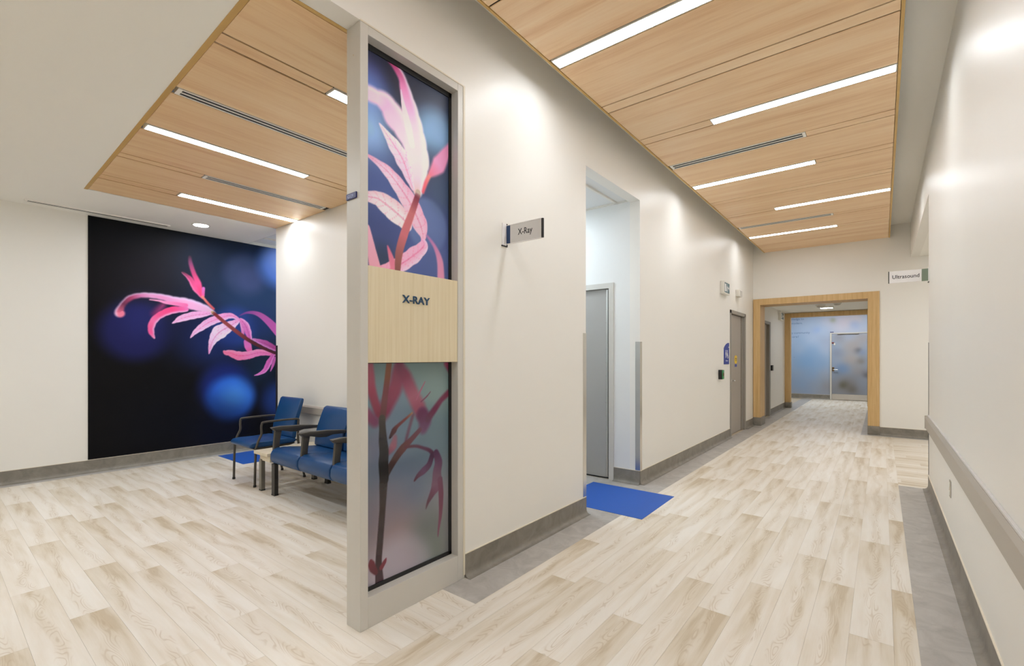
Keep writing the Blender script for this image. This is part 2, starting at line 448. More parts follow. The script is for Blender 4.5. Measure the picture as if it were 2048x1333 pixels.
MURAL_LEAVES = [(0.0448,[(2.005,2.085,0.0256),(1.961,2.022,0.0384),(1.926,1.966,0.0448)],[(150,60,110),(110,45,95)],None),(0.016,[(1.555,1.946,0.0512),(1.552,1.977,0.0384),(1.591,2.068,0.0275),(1.662,2.151,0.0307),(1.767,2.194,0.0288),(1.875,2.202,0.032),(2.005,2.192,0.0371),(2.14,2.158,0.0512),(2.25,2.141,0.064),(2.363,2.116,0.064),(2.51,2.072,0.0512),(2.605,2.023,0.0256)],[(235,125,155),(200,95,125),(110,52,80),(160,62,100),(200,120,170),(215,150,195),(215,140,190),(222,150,200),(230,160,205),(228,165,210),(220,170,210),(215,180,190)],(222,200,235)),(0.0064,[(1.862,2.147,0.0064),(1.961,2.141,0.0115),(2.038,2.124,0.0192),(2.151,2.118,0.0256),(2.268,2.108,0.0256)],[(250,165,200),(245,140,190),(235,110,170)],None),(0.0077,[(2.268,2.053,0.032),(2.106,2.027,0.0448),(1.972,1.95,0.0384),(1.907,1.876,0.0384),(1.878,1.795,0.0352),(1.88,1.717,0.0288),(1.912,1.643,0.0064)],[(225,110,175),(238,70,130),(235,85,140),(240,110,165),(240,95,150),(235,90,150),(240,150,190)],(250,185,225)),(0.0064,[(2.56,2.019,0.0192),(2.467,1.998,0.0384),(2.363,1.978,0.048),(2.221,1.926,0.0416),(2.151,1.881,0.0192),(2.11,1.852,0.0045)],[(225,160,210),(232,165,215),(238,175,218),(240,180,220)],(245,195,228)),(0.0096,[(2.473,2.224,0.0128),(2.385,2.355,0.0416),(2.313,2.481,0.0288),(2.227,2.556,0.0096)],[(225,70,110),(228,85,140),(185,70,115),(80,45,60)],(225,120,170)),(0.0128,[(2.458,2.279,0.0192),(2.414,2.428,0.0384),(2.363,2.554,0.0288),(2.323,2.69,0.0256),(2.313,2.782,0.016)],[(225,65,110),(225,80,135),(180,65,110),(120,60,95),(60,40,55)],None),(0.0077,[(2.473,2.259,0.0192),(2.479,2.366,0.0192)],[(225,90,150),(200,110,190)],None),(0.0064,[(2.605,2.087,0.016),(2.535,2.159,0.016),(2.467,2.245,0.016)],[(190,80,95),(205,100,100),(225,130,120)],None),(0.0064,[(2.95,2.011,0.0064),(3.053,2.063,0.016),(3.173,2.067,0.0288),(3.295,2.011,0.0448),(3.462,1.857,0.064),(3.668,1.593,0.0704),(3.79,1.351,0.0256)],[(95,60,130),(130,70,140),(170,85,155),(180,85,160),(195,90,170),(190,85,160)],None),(0.0058,[(2.95,1.951,0.0128),(2.837,2.003,0.0352),(2.702,1.967,0.0512),(2.548,1.889,0.0512),(2.451,1.811,0.0416),(2.375,1.741,0.0256),(2.321,1.663,0.0045)],[(235,150,205),(238,150,205),(240,160,212),(243,175,220),(243,180,222),(240,175,218)],(248,200,232)),(0.0058,[(2.937,1.938,0.0192),(2.821,1.852,0.064),(2.686,1.758,0.0896),(2.611,1.658,0.0544),(2.571,1.557,0.0288),(2.548,1.443,0.0051)],[(232,150,205),(235,185,225),(236,205,235),(236,195,230),(232,170,215),(225,140,200)],(240,215,240)),(0.0058,[(2.957,1.951,0.0128),(2.985,1.856,0.0224),(2.999,1.744,0.0192)],[(235,190,225),(205,110,175)],None),(0.0058,[(2.964,1.959,0.0192),(3.027,1.881,0.0512),(3.07,1.777,0.0448),(3.098,1.657,0.0256)],[(225,130,195),(215,120,190),(210,110,185),(205,100,180)],(240,180,225)),(0.0058,[(3.055,1.626,0.0448),(3.07,1.558,0.0512),(3.098,1.461,0.032),(3.091,1.37,0.0096)],[(205,105,180),(218,110,185),(225,90,150),(190,50,100)],None),(0.0058,[(2.741,1.48,0.0128),(2.768,1.458,0.0288),(2.821,1.456,0.0416),(2.937,1.415,0.0608),(3.07,1.423,0.0544),(3.243,1.465,0.048),(3.431,1.439,0.0192),(3.548,1.432,0.0128)],[(250,120,155),(250,125,165),(248,120,165),(240,130,185),(225,120,180),(220,100,160)],(250,150,190)),(0.0058,[(3.517,1.511,0.0192),(3.462,1.534,0.0384),(3.333,1.599,0.048),(3.228,1.638,0.032),(3.141,1.666,0.0128)],[(180,75,145),(165,70,135),(180,90,160),(200,130,190)],(215,150,210)),(0.0058,[(3.447,1.439,0.0192),(3.378,1.309,0.0416),(3.315,1.191,0.032),(3.228,1.135,0.016),(3.163,1.115,0.0051)],[(205,100,175),(205,100,180),(222,125,200),(225,130,205)],(230,150,215)),(0.0064,[(3.47,1.384,0.0192),(3.439,1.274,0.0224),(3.401,1.173,0.0051)],[(190,90,165),(200,100,180)],None),(0.0064,[(2.592,2.036,0.0192),(2.624,2.01,0.0224),(2.781,1.876,0.0269),(2.985,1.717,0.0294),(3.156,1.606,0.0269),(3.462,1.46,0.0224),(3.874,1.318,0.0256)],[(190,160,120),(120,45,50),(150,70,75),(120,55,60),(85,40,45),(75,35,45),(70,35,45)],None)]
MURAL_BOKEH = [(3.243,2.354,0.96,0.832,(40,62,100),0.95),(2.624,2.791,0.448,0.384,(30,38,54),0.6),(1.864,2.406,0.576,0.576,(36,34,42),0.6),(1.718,1.721,0.397,0.141,(32,34,88),0.85),(1.811,1.88,0.32,0.32,(44,50,118),0.5),(2.345,1.775,0.448,0.384,(24,30,62),0.8),(2.889,1.836,0.32,0.128,(45,70,150),0.75),(2.624,1.572,0.384,0.32,(32,48,110),0.6),(3.041,2.633,0.32,0.154,(66,78,118),0.7),(3.098,2.566,0.179,0.102,(76,86,132),0.45),(3.548,2.822,0.346,0.166,(84,120,205),0.95),(3.596,2.949,0.256,0.256,(140,170,240),0.9),(3.243,1.892,0.256,0.256,(34,50,105),0.6),(2.788,0.932,0.397,0.141,(30,44,118),0.85),(2.834,0.79,0.346,0.115,(44,100,212),0.95),(2.889,0.823,0.23,0.218,(78,150,240),0.85),(3.243,1.162,0.256,0.256,(28,52,80),0.6),(3.548,0.717,0.32,0.192,(38,66,140),0.8),(2.689,0.345,0.512,0.384,(14,20,44),0.6),(2.027,0.493,0.512,0.448,(12,14,24),0.6)]
UPPER_LEAVES = [(0.017,[(1.447,2.798,0.0374),(1.537,2.8,0.0408),(1.596,2.787,0.0578),(1.643,2.743,0.0714),(1.702,2.678,0.0544),(1.745,2.591,0.0272)],[(250,200,230),(250,205,232),(245,185,225),(245,195,230),(246,205,235),(245,215,238)],(255,225,245)),(0.0102,[(1.573,3.067,0.0068),(1.596,3.046,0.0102),(1.65,3.022,0.0238),(1.694,2.983,0.0272),(1.72,2.922,0.0374),(1.752,2.839,0.051),(1.778,2.745,0.0646),(1.799,2.648,0.0748),(1.808,2.556,0.085),(1.812,2.471,0.0578),(1.808,2.367,0.0306)],[(120,50,90),(160,60,110),(185,75,130),(200,105,160),(225,140,195),(240,170,215),(248,205,236),(250,215,240),(248,218,240),(245,210,232),(225,190,195)],(236,232,245)),(0.0034,[(1.688,2.911,0.0034),(1.698,2.859,0.0102),(1.716,2.795,0.0204),(1.741,2.719,0.0272),(1.767,2.628,0.0204)],[(245,200,230),(250,215,240),(250,225,245)],None),(0.0041,[(1.543,2.664,0.0034),(1.582,2.631,0.017),(1.643,2.578,0.0408),(1.702,2.519,0.051),(1.756,2.41,0.0204),(1.774,2.375,0.0102)],[(248,205,235),(250,215,240),(246,205,232),(240,195,222),(235,190,210)],(252,225,245)),(0.0034,[(1.462,2.469,0.0051),(1.531,2.449,0.017),(1.608,2.414,0.034),(1.688,2.351,0.0476),(1.758,2.281,0.0578),(1.823,2.189,0.0544),(1.85,2.123,0.0238),(1.846,2.093,0.0068)],[(225,150,185),(232,190,215),(235,200,220),(232,190,210),(230,185,205),(232,180,205),(225,165,190)],(225,160,195)),(0.0034,[(1.447,2.246,0.0204),(1.499,2.252,0.0306),(1.543,2.252,0.0408),(1.628,2.22,0.0612),(1.709,2.18,0.051),(1.741,2.141,0.017)],[(232,195,212),(235,208,218),(235,214,220),(232,215,220),(226,205,212)],(225,185,200)),(0.0034,[(1.846,2.09,0.0102),(1.854,2.056,0.0306),(1.78,1.99,0.0442),(1.66,1.908,0.0408),(1.563,1.869,0.0272)],[(225,160,200),(232,165,200),(235,170,200),(232,165,195),(230,160,190)],(250,205,225)),(0.0034,[(1.465,2.084,0.017),(1.483,2.022,0.0204),(1.493,1.97,0.0272),(1.521,1.854,0.0408)],[(236,170,190),(235,165,188),(232,160,182)],None),(0.0051,[(1.596,2.011,0.0034),(1.619,1.952,0.017),(1.646,1.872,0.0272)],[(200,100,130),(215,130,155)],None),(0.0085,[(1.85,2.378,0.0102),(1.873,2.439,0.0136),(1.9,2.489,0.0136),(1.922,2.516,0.017)],[(215,90,110),(225,105,120),(235,140,130),(230,120,130)],None),(0.0136,[(1.912,2.504,0.017),(1.977,2.58,0.051),(2.036,2.673,0.0306),(2.093,2.759,0.0102)],[(222,120,150),(238,150,195),(235,145,192),(232,150,195)],None),(0.0085,[(1.881,2.124,0.0068),(1.945,2.067,0.0136),(1.986,1.985,0.0255),(1.994,1.875,0.0306)],[(160,110,165),(185,120,165),(202,135,170),(205,140,172)],None),(0.0041,[(1.812,2.362,0.0204),(1.804,2.331,0.0187),(1.765,2.231,0.0221),(1.709,2.095,0.0272),(1.674,1.983,0.0255),(1.663,1.866,0.017)],[(190,170,160),(120,45,65),(185,105,110),(190,105,115),(150,90,90),(120,75,70)],None)]
UPPER_BOKEH = [(1.681,3.105,0.238,0.17,(34,38,58),0.9),(1.483,2.899,0.102,0.102,(60,64,120),0.8),(1.468,2.786,0.153,0.136,(110,140,215),0.9),(1.453,2.582,0.187,0.153,(150,190,240),0.95),(1.904,3.098,0.204,0.136,(40,46,66),0.9),(1.986,2.982,0.153,0.136,(50,60,84),0.8),(1.924,2.744,0.153,0.119,(120,165,210),0.95),(1.986,2.792,0.136,0.102,(120,160,205),0.7),(1.945,2.523,0.153,0.136,(58,72,100),0.8),(1.547,2.333,0.204,0.17,(74,92,150),0.8),(1.563,2.037,0.17,0.136,(60,72,120),0.8),(1.563,1.929,0.102,0.085,(46,60,84),0.8),(1.885,2.19,0.163,0.027,(98,118,168),0.75),(1.924,1.987,0.136,0.136,(76,92,142),0.8),(2.007,2.403,0.119,0.102,(62,82,112),0.7)]
LOWER_LEAVES = [(0.0204,[(1.674,1.361,0.0272),(1.663,1.299,0.0408),(1.644,1.218,0.0476),(1.578,1.113,0.0442),(1.56,1.071,0.0272)],[(150,50,95),(150,62,98),(150,65,95),(140,60,90),(120,70,90)],None),(0.0204,[(1.681,1.341,0.0272),(1.72,1.28,0.0442),(1.778,1.173,0.0442),(1.819,1.103,0.0476),(1.857,1.026,0.0272)],[(130,45,90),(145,60,95),(175,100,125),(165,90,115),(120,70,110)],None),(0.0102,[(1.477,1.384,0.0238),(1.487,1.304,0.0238),(1.496,1.216,0.0272),(1.537,1.092,0.0238)],[(190,110,140),(180,85,115),(165,65,95),(140,60,85)],None),(0.017,[(1.462,1.094,0.034),(1.515,1.048,0.0272)],[(150,80,115),(130,75,110)],None),(0.017,[(1.846,1.056,0.0442),(1.865,1.019,0.0476),(1.85,0.973,0.0306)],[(110,55,95),(110,60,100),(115,75,115)],None),(0.0102,[(1.889,1.028,0.0238),(1.945,1.083,0.0204),(1.998,1.134,0.017),(2.058,1.174,0.0204)],[(105,55,90),(115,45,80),(125,50,85),(140,65,95)],None),(0.0136,[(2.041,1.356,0.0204),(2.084,1.302,0.0204)],[(170,80,120),(130,55,95)],None),(0.0102,[(1.709,0.87,0.0068),(1.734,0.953,0.0102),(1.774,1.063,0.0102)],[(95,55,75),(110,75,100),(120,90,110)],None),(0.0041,[(1.767,1.073,0.0068),(1.723,1.046,0.0075),(1.663,1.01,0.0102),(1.639,0.987,0.017),(1.612,0.952,0.0068)],[(170,130,110),(135,70,70),(110,55,60),(85,40,50),(50,30,40)],None),(0.0027,[(1.8,1.149,0.0034),(1.83,1.199,0.0051),(1.865,1.251,0.0024)],[(190,110,140),(175,90,125)],None),(0.0027,[(1.834,1.134,0.0034),(1.877,1.161,0.0044),(1.908,1.189,0.002)],[(130,65,95),(120,60,90)],None),(0.0102,[(1.599,0.866,0.0102),(1.633,0.902,0.0238),(1.646,0.95,0.0136)],[(130,70,95),(160,105,125),(150,110,130)],None),(0.0041,[(1.573,0.733,0.0204),(1.612,0.786,0.0204),(1.657,0.839,0.0221),(1.702,0.88,0.0238),(1.76,0.92,0.017),(1.827,0.97,0.0136)],[(70,62,60),(65,50,52),(80,48,50),(105,60,60),(110,62,75),(110,65,90)],None),(0.0051,[(1.713,0.884,0.0085),(1.793,0.878,0.0088),(1.857,0.856,0.0095),(1.904,0.834,0.0119),(1.932,0.802,0.017)],[(105,55,65),(100,52,75),(90,48,80),(85,45,75),(80,45,75)],None),(0.0041,[(1.92,0.801,0.017),(1.897,0.751,0.0204),(1.854,0.723,0.0221),(1.812,0.702,0.0136),(1.785,0.678,0.0051)],[(75,45,75),(95,62,95),(105,70,105),(95,55,85),(75,30,50)],None),(0.0051,[(1.953,0.814,0.0204),(1.973,0.753,0.0306),(1.961,0.694,0.034),(1.957,0.621,0.0408),(1.928,0.579,0.0238),(1.889,0.528,0.0102),(1.873,0.493,0.0034)],[(90,55,90),(105,70,105),(115,78,110),(125,85,115),(115,65,95),(95,55,75),(90,75,85)],None),(0.0041,[(1.986,0.643,0.0204),(1.994,0.551,0.0204),(1.99,0.432,0.0143),(1.973,0.338,0.0068),(1.969,0.297,0.0024)],[(115,68,100),(125,60,90),(130,72,100),(130,72,100)],None),(0.0041,[(1.609,1.383,0.0187),(1.596,1.287,0.0187),(1.584,1.211,0.0187),(1.566,1.084,0.0204),(1.56,1.041,0.0204)],[(150,95,65),(135,75,55),(125,60,70),(110,70,75),(95,85,75)],None),(0.0034,[(1.56,1.063,0.0204),(1.563,1.002,0.0221),(1.566,0.942,0.0272),(1.573,0.878,0.0306),(1.569,0.819,0.0323),(1.573,0.736,0.0306),(1.569,0.704,0.0272),(1.563,0.572,0.0204),(1.547,0.392,0.0204),(1.538,0.289,0.0204),(1.543,0.181,0.0272),(1.547,0.096,0.0272)],[(80,75,70),(60,55,55),(40,36,42),(32,30,36),(30,28,34),(40,36,38),(50,42,42),(52,36,42),(50,32,40),(60,35,45),(75,45,58),(80,50,66)],None),(0.0034,[(1.488,0.314,0.0068),(1.493,0.291,0.0204),(1.502,0.266,0.0204),(1.521,0.238,0.0136)],[(120,40,60),(120,45,62),(105,40,55)],None),(0.0034,[(1.586,0.292,0.0034),(1.576,0.276,0.0119),(1.556,0.253,0.0136)],[(150,55,80),(130,45,65)],None)]
LOWER_BOKEH = [(1.752,1.066,0.442,0.306,(108,136,152),0.9),(1.646,1.327,0.34,0.238,(122,152,160),0.9),(1.945,1.199,0.204,0.17,(140,165,165),0.9),(1.646,1.048,0.204,0.17,(120,140,165),0.8),(1.904,0.9,0.204,0.17,(108,134,150),0.8),(1.499,0.903,0.136,0.136,(120,122,150),0.8),(1.681,0.649,0.272,0.204,(104,118,146),0.8),(1.547,0.516,0.204,0.17,(140,130,145),0.8),(1.681,0.338,0.204,0.17,(165,140,142),0.8),(1.904,0.358,0.17,0.136,(110,122,122),0.8),(1.945,0.194,0.136,0.102,(130,142,138),0.8),(1.579,0.206,0.204,0.136,(178,166,178),0.9),(1.681,0.169,0.238,0.085,(205,200,220),0.5)]
SKY_BLOBS = [(-2.4,2.15,0.82,(165,188,220),0.9),(-1.94,1.23,0.54,(128,166,210),0.9),(-2.1,0.55,0.38,(140,165,200),0.8),(-1.41,0.42,0.25,(150,152,160),0.8),(-0.98,2.54,0.35,(200,194,208),0.9),(-0.64,2.6,0.19,(205,198,206),0.8),(-1.69,2.28,0.13,(150,176,222),0.7),(-1.25,2.6,0.08,(158,162,146),0.8),(-0.69,2.42,0.13,(150,172,215),0.6),(-1.38,1.94,0.19,(160,170,195),0.7),(-0.72,1.74,0.29,(182,176,176),0.9),(-0.75,1.31,0.22,(188,180,178),0.9),(-0.58,1.6,0.08,(110,112,112),0.7),(-0.48,1.53,0.1,(150,168,200),0.8),(-0.52,1.24,0.11,(140,136,122),0.7),(-0.58,0.96,0.19,(178,174,176),0.7),(-1.03,1.0,0.19,(132,162,205),0.9),(-1.16,1.53,0.16,(150,160,180),0.7),(-0.87,0.45,0.38,(146,144,144),0.9),(-0.98,0.48,0.11,(112,108,92),0.8),(-0.75,0.34,0.13,(120,112,104),0.6),(-0.38,0.82,0.1,(110,106,110),0.7),(-1.1,2.04,0.16,(150,152,160),0.6),(-0.46,1.99,0.16,(182,176,178),0.7)]

# ------------------------------------------------------------------ printed pictures (colour per point of a fine sheet)
def smooth(a, b, x):
    t = np.clip((x - a) / (b - a + 1e-9), 0, 1)
    return t * t * (3 - 2 * t)

def paint(U, V, base, circles, leaves):
    img = np.array(base(U, V), dtype=float)
    for (cu, cv, r, soft, col, a) in circles:
        d = np.hypot(U - cu, V - cv)
        k = (1 - smooth(r - soft, r + soft * 0.6, d)) * a
        img += (np.array(col, float) - img) * k[..., None]
    for (soft, pts, cols, edge) in leaves:
        P = np.array(pts, float); n = len(P)
        S = 14 * (n - 1) + 1
        t = np.linspace(0, n - 1, S)
        i = np.minimum(t.astype(int), n - 2); f = (t - i)[:, None]
        p0 = P[np.maximum(i - 1, 0)]; p1 = P[i]; p2 = P[i + 1]; p3 = P[np.minimum(i + 2, n - 1)]
        Q = 0.5 * (2 * p1 + (p2 - p0) * f + (2 * p0 - 5 * p1 + 4 * p2 - p3) * f ** 2 + (3 * p1 - p0 - 3 * p2 + p3) * f ** 3)
        Q[:, 2] = np.maximum(p1[:, 2] * (1 - f[:, 0]) + p2[:, 2] * f[:, 0], 0.0004)
        C = np.array(cols, float)
        tc = np.linspace(0, 1, S) * (len(C) - 1)
        j = np.minimum(tc.astype(int), max(len(C) - 2, 0)); g = (tc - j)[:, None]
        CC = C[j] * (1 - g) + C[np.minimum(j + 1, len(C) - 1)] * g
        seg = np.concatenate([[0], np.cumsum(np.hypot(*np.diff(Q[:, :2], axis=0).T))])
        W = Q[:, 2] * (1 + (0.10 * np.abs(np.sin(seg / 0.028)) if edge else 0))
        T = np.gradient(Q[:, :2], axis=0); T /= (np.linalg.norm(T, axis=1, keepdims=True) + 1e-9)
        m = W.max() + soft * 2
        sel = (U > Q[:, 0].min() - m) & (U < Q[:, 0].max() + m) & (V > Q[:, 1].min() - m) & (V < Q[:, 1].max() + m)
        u = U[sel]; v = V[sel]
        if len(u) == 0:
            continue
        best = np.full(len(u), 1e9); bi = np.zeros(len(u), int); bd = np.zeros(len(u))
        for s in range(S):
            d = np.hypot(u - Q[s, 0], v - Q[s, 1]); e = d - W[s]
            k = e < best
            best[k] = e[k]; bi[k] = s; bd[k] = d[k]
        cov = smooth(soft, -soft, best)
        side = (T[bi, 0] * (v - Q[bi, 1]) - T[bi, 1] * (u - Q[bi, 0])) / W[bi]
        col = CC[bi].copy()
        if edge:
            ee = np.array(edge, float)
            k = smooth(0.15, 0.95, side)[:, None] * 0.75
            col += (ee - col) * k
            fine = 1.0 if soft < 0.007 else 0.0
            rib = (fine > 0) & (np.abs(side) < 0.10)[:, None] & (W[bi] > 0.012)[:, None]
            col = np.where(rib, col * np.array([0.93, 0.80, 0.88]), col)
            vein = (fine > 0) & (np.sin(seg[bi] / 0.007 + np.abs(side) * 4.5) > 0.93)[:, None] & (W[bi] > 0.02)[:, None]
            col = np.where(vein, col * np.array([0.96, 0.88, 0.93]), col)
        im = img[sel]; im += (col - im) * cov[:, None]; img[sel] = im
    c = np.clip(img, 0, 255) / 255.0
    return np.where(c <= 0.04045, c / 12.92, ((c + 0.055) / 1.055) ** 2.4)

def sheet(name, axis, const, a0, a1, z0, z1, step, fn, mat, parent, thick, gain=1.0, flip=False):
    """a print on the plane axis=const, seen from the +x side (axis x) or the -y side (axis y), with a thin body behind it"""
    na = max(2, int(round((a1 - a0) / step)) + 1); nz = max(2, int(round((z1 - z0) / step)) + 1)
    A, Z = np.meshgrid(np.linspace(a0, a1, na), np.linspace(z0, z1, nz), indexing='ij')
    rgb = np.clip(fn(A, Z) * gain, 0, 0.95)
    o = np.array(ORG[parent.name])
    K = np.full(A.shape, const)
    co = np.stack([K, A, Z], -1) if axis == 'x' else np.stack([A, K, Z], -1)
    co = co.reshape(-1, 3)
    idx = np.arange(na * nz).reshape(na, nz)
    q = np.stack([idx[:-1, :-1], idx[1:, :-1], idx[1:, 1:], idx[:-1, 1:]], -1).reshape(-1, 4)
    # body behind
    back = const - thick if axis == 'x' else const + thick
    c8 = [(t, a, z) for t in (const, back) for a, z in ((a0, z0), (a1, z0), (a1, z1), (a0, z1))]
    c8 = np.array([(t, a, z) if axis == 'x' else (a, t, z) for t, a, z in c8])
    nb = len(co)
    bf = np.array([[4, 7, 6, 5], [0, 4, 5, 1], [1, 5, 6, 2], [2, 6, 7, 3], [3, 7, 4, 0]]) + nb
    if axis == 'y':
        pass
    verts = np.concatenate([co, c8]) - o
    faces = np.concatenate([q, bf])
    me = bpy.data.meshes.new(name)
    me.vertices.add(len(verts)); me.vertices.foreach_set("co", verts.astype(np.float32).ravel())
    me.loops.add(len(faces) * 4); me.loops.foreach_set("vertex_index", faces.astype(np.int32).ravel())
    me.polygons.add(len(faces)); me.polygons.foreach_set("loop_start", np.arange(0, len(faces) * 4, 4, dtype=np.int32))
    me.update(calc_edges=True)
    at = me.color_attributes.new("Print", 'FLOAT_COLOR', 'POINT')
    full = np.ones((len(verts), 4), np.float32)
    full[:nb, :3] = rgb.reshape(-1, 3); full[nb:, :3] = 0.04
    at.data.foreach_set("color", full.ravel())
    me.materials.append(mat)
    ob = bpy.data.objects.new(name, me); COL.objects.link(ob); ob.parent = parent
    ORG[ob.name] = Vector(o)
    return ob

# ------------------------------------------------------------------ lettering
def letters(name, body, face, pos, width, height, mat, parent, depth=0.002, bold=0.0, fit=True):
    """flat raised lettering. face 'x': on a plane x=pos[0], reading along +y; face 'y': on a plane y=pos[1], reading along +x.
    pos = lower corner of the word, width x height in metres"""
    cu = bpy.data.curves.new("lettering_curve", 'FONT')
    cu.body = body; cu.size = 1.0; cu.offset = bold; cu.resolution_u = 3
    tmp = bpy.data.objects.new("lettering_tmp", cu); COL.objects.link(tmp)
    dg = bpy.context.evaluated_depsgraph_get()
    me = bpy.data.meshes.new_from_object(tmp.evaluated_get(dg))
    bpy.data.objects.remove(tmp, do_unlink=True); bpy.data.curves.remove(cu)
    n = len(me.vertices)
    co = np.empty(n * 3, np.float32); me.vertices.foreach_get("co", co); co = co.reshape(-1, 3)
    lo = co.min(0); hi = co.max(0)
    sx = width / (hi[0] - lo[0]); sz = height / (hi[1] - lo[1]) if fit else sx
    fs = [tuple(p.vertices) for p in me.polygons]
    bpy.data.meshes.remove(me)
    mb = MB()
    def put(t):
        out = []
        for p in co:
            a = (p[0] - lo[0]) * sx; b = (p[1] - lo[1]) * sz
            out.append((pos[0] + t, pos[1] + a, pos[2] + b) if face == 'x' else (pos[0] + a, pos[1] - t, pos[2] + b))
        return out
    cnt = {}
    for f in fs:
        for i in range(len(f)):
            e = (f[i], f[(i + 1) % len(f)])
            cnt[e] = cnt.get(e, 0) + 1
    rim = [e for e in cnt if (e[1], e[0]) not in cnt]
    vs = put(depth) + put(0.0)
    faces = list(fs) + [(e[1], e[0], e[0] + n, e[1] + n) for e in rim]
    mb.add(vs, faces)
    return link_mesh(name, mb, mat, parent)

# ================================================================== THE SETTING
# ---- floor: sheet, printed planks, grey border strips
floor = struct("floor", B(-8.2, 4.6, -5.2, 19.2, -0.12, -0.004), M_FLOOR, "pale wood-look plank floor with grey border strips", "floor")

PL = {}
def plank(cx, cy, length, width, rot):
    key = (round(length, 3), round(width, 3))
    if key not in PL:
        l, w = length / 2 - 0.0004, width / 2 - 0.0004
        me = bpy.data.meshes.new("plank")
        vs = [(-l, -w, -0.004), (l, -w, -0.004), (l, w, -0.004), (-l, w, -0.004), (-l, -w, 0), (l, -w, 0), (l, w, 0), (-l, w, 0)]
        me.from_pydata(vs, [], [(0, 3, 2, 1), (4, 5, 6, 7), (0, 1, 5, 4), (1, 2, 6, 5), (2, 3, 7, 6), (3, 0, 4, 7)])
        me.materials.append(M_PLANK)
        PL[key] = me
    o = bpy.data.objects.new("plank", PL[key])
    COL.objects.link(o)
    o.parent = floor
    o.location = Vector((cx, cy, 0.0)) - ORG["floor"]
    o.rotation_euler = (0, 0, rot)
    return o

LEN = 1.535
def runs(lo, hi, joint):
    k = math.floor((lo - joint) / LEN)
    a = joint + k * LEN
    out = []
    while a < hi - 0.02:
        s, e = max(a, lo), min(a + LEN, hi)
        if e - s > 0.02: out.append((s, e))
        a += LEN
    return out

# corridor boards run along the corridor
edges = [0.14, 0.045, -0.13, -0.30, -0.47, -0.64, -0.81, -0.98, -1.15, -1.32, -1.49, -1.66, -1.805]
phase = {0: 3.625, 1: 2.915, 2: 3.50, 3: 3.873, 4: 3.20, 5: 2.705, 6: 3.023, 7: 3.873, 8: 3.35, 9: 2.62, 10: 4.05, 11: 3.16}
for i in range(12):
    x1, x0 = edges[i], edges[i + 1]
    top = 10.45 if x0 > -0.31 else 18.36
    for s, e in runs(-0.35, top, phase[i]):
        plank((x0 + x1) / 2, (s + e) / 2, e - s, x1 - x0, math.pi / 2)
# waiting-area boards run across it
wphase = {0: -3.98, 1: -3.39, 2: -4.10, 3: -3.80, 4: -4.25, 5: -3.42, 6: -3.07, 7: -3.99, 8: -3.19, 9: -3.91}
k = -3
y = 0.325 + k * 0.1695
while y < 4.2:
    y1 = y + 0.1695
    lo, hi = -7.36, -1.805
    if y < 1.95 < y1: y1 = 1.95
    if (y + y1) / 2 > 1.95: hi = -2.2
    if (y + y1) / 2 > YC: hi = -6.40
    jj = wphase.get(k, random.uniform(-4.2, -2.7))
    for s, e in runs(lo, hi, jj):
        plank((s + e) / 2, (y + y1) / 2, e - s, y1 - y, math.pi)
    y = y1; k += 1
# side-corridor boards
y = 6.60; k = 0
while y < 10.40:
    y1 = min(y + 0.169, 10.45)
    for s, e in runs(0.14, 2.3, -0.3 + 0.47 * k):
        plank((s + e) / 2, (y + y1) / 2, e - s, y1 - y, math.pi)
    y = y1; k += 1

def border(x0, x1, y0, y1):
    return link_mesh("border_strip", B(x0, x1, y0, y1, -0.004, 0.0), M_BORDER, floor)
border(XL, -1.805, 1.95, 10.6)
border(-2.10, -1.805, 10.6, 18.40)
border(-4.6, XL, 3.69, 4.88)
border(0.14, XR, -4.9, 6.60)
border(-0.30, -0.17, 10.45, 18.40)
border(-0.17, 4.4, 10.45, 10.6)
border(XM, -7.36, -4.9, 5.0)

# ---- walls
wl = MB()
wl.box(XL - TH, XL, 2.135, 3.69, 0, ZP + 0.1)                       # beside the x-ray frame
wl.box(XL - TH, XL, 3.69, 4.88, ZW, ZP + 0.1)                       # over the recess
wl.box(XL - TH, XL, 4.88, 8.74, 0, ZP + 0.1)
wl.box(XL - TH, XL, 8.74, 9.90, 2.215, ZP + 0.1)                    # over the washroom door
wl.box(XL - TH, XL, 9.90, YF + 0.12, 0, ZP + 0.1)
wl.box(XL - TH, XL, -4.9, 2.135, ZW, ZP + 0.1)                      # header over the waiting area
struct("wall_left", wl, M_WALL, "cream corridor wall with a deep recess and a header over the waiting area", "wall")
struct("wall_left", B(XL - 0.6, XL - 0.5, 8.0, 10.5, 0, 2.6), M_BACK)   # dark room behind the washroom door
struct("wall_right", B(XR, XR + 0.115, -4.9, 6.60, 0, ZP + 0.1).box(XR, XR + 0.115, 6.60, YF, 3.12, ZP + 0.1), M_WALL, "cream corridor wall with a grey crash rail and an opening past its corner", "wall")
struct("wall_side", B(XR + 0.115, 4.4, 6.48, 6.60, 0, 3.2), M_WALL)
struct("wall_side", B(4.4, 4.52, 6.48, 10.72, 0, 3.2), M_WALL)
fw = MB()
fw.box(XL - TH, -0.17, YF, YF + 0.12, 2.50, ZP + 0.1)
fw.box(-0.17, 4.52, YF, YF + 0.12, 0, ZP + 0.1)
struct("wall_far", fw, M_WALL, "cream end wall of the corridor around the wooden portal", "wall")
struct("wall_mural", B(XM - 0.12, XM, -4.9, 6.0, 0, 3.4), M_WALL, "cream waiting-area wall that carries the dark leaf mural", "wall")
struct("wall_waiting", B(-6.35, XL - TH, YC, YC + 0.14, 0, 3.3), M_WALL, "cream wall behind the blue chairs", "wall")
struct("wall_waiting", B(-6.35, -6.23, YC + 0.14, 6.0, 0, 3.4), M_WALL)
struct("wall_waiting", B(XM, -6.23, 6.0, 6.12, 0, 3.4), M_WALL)
rc = MB()
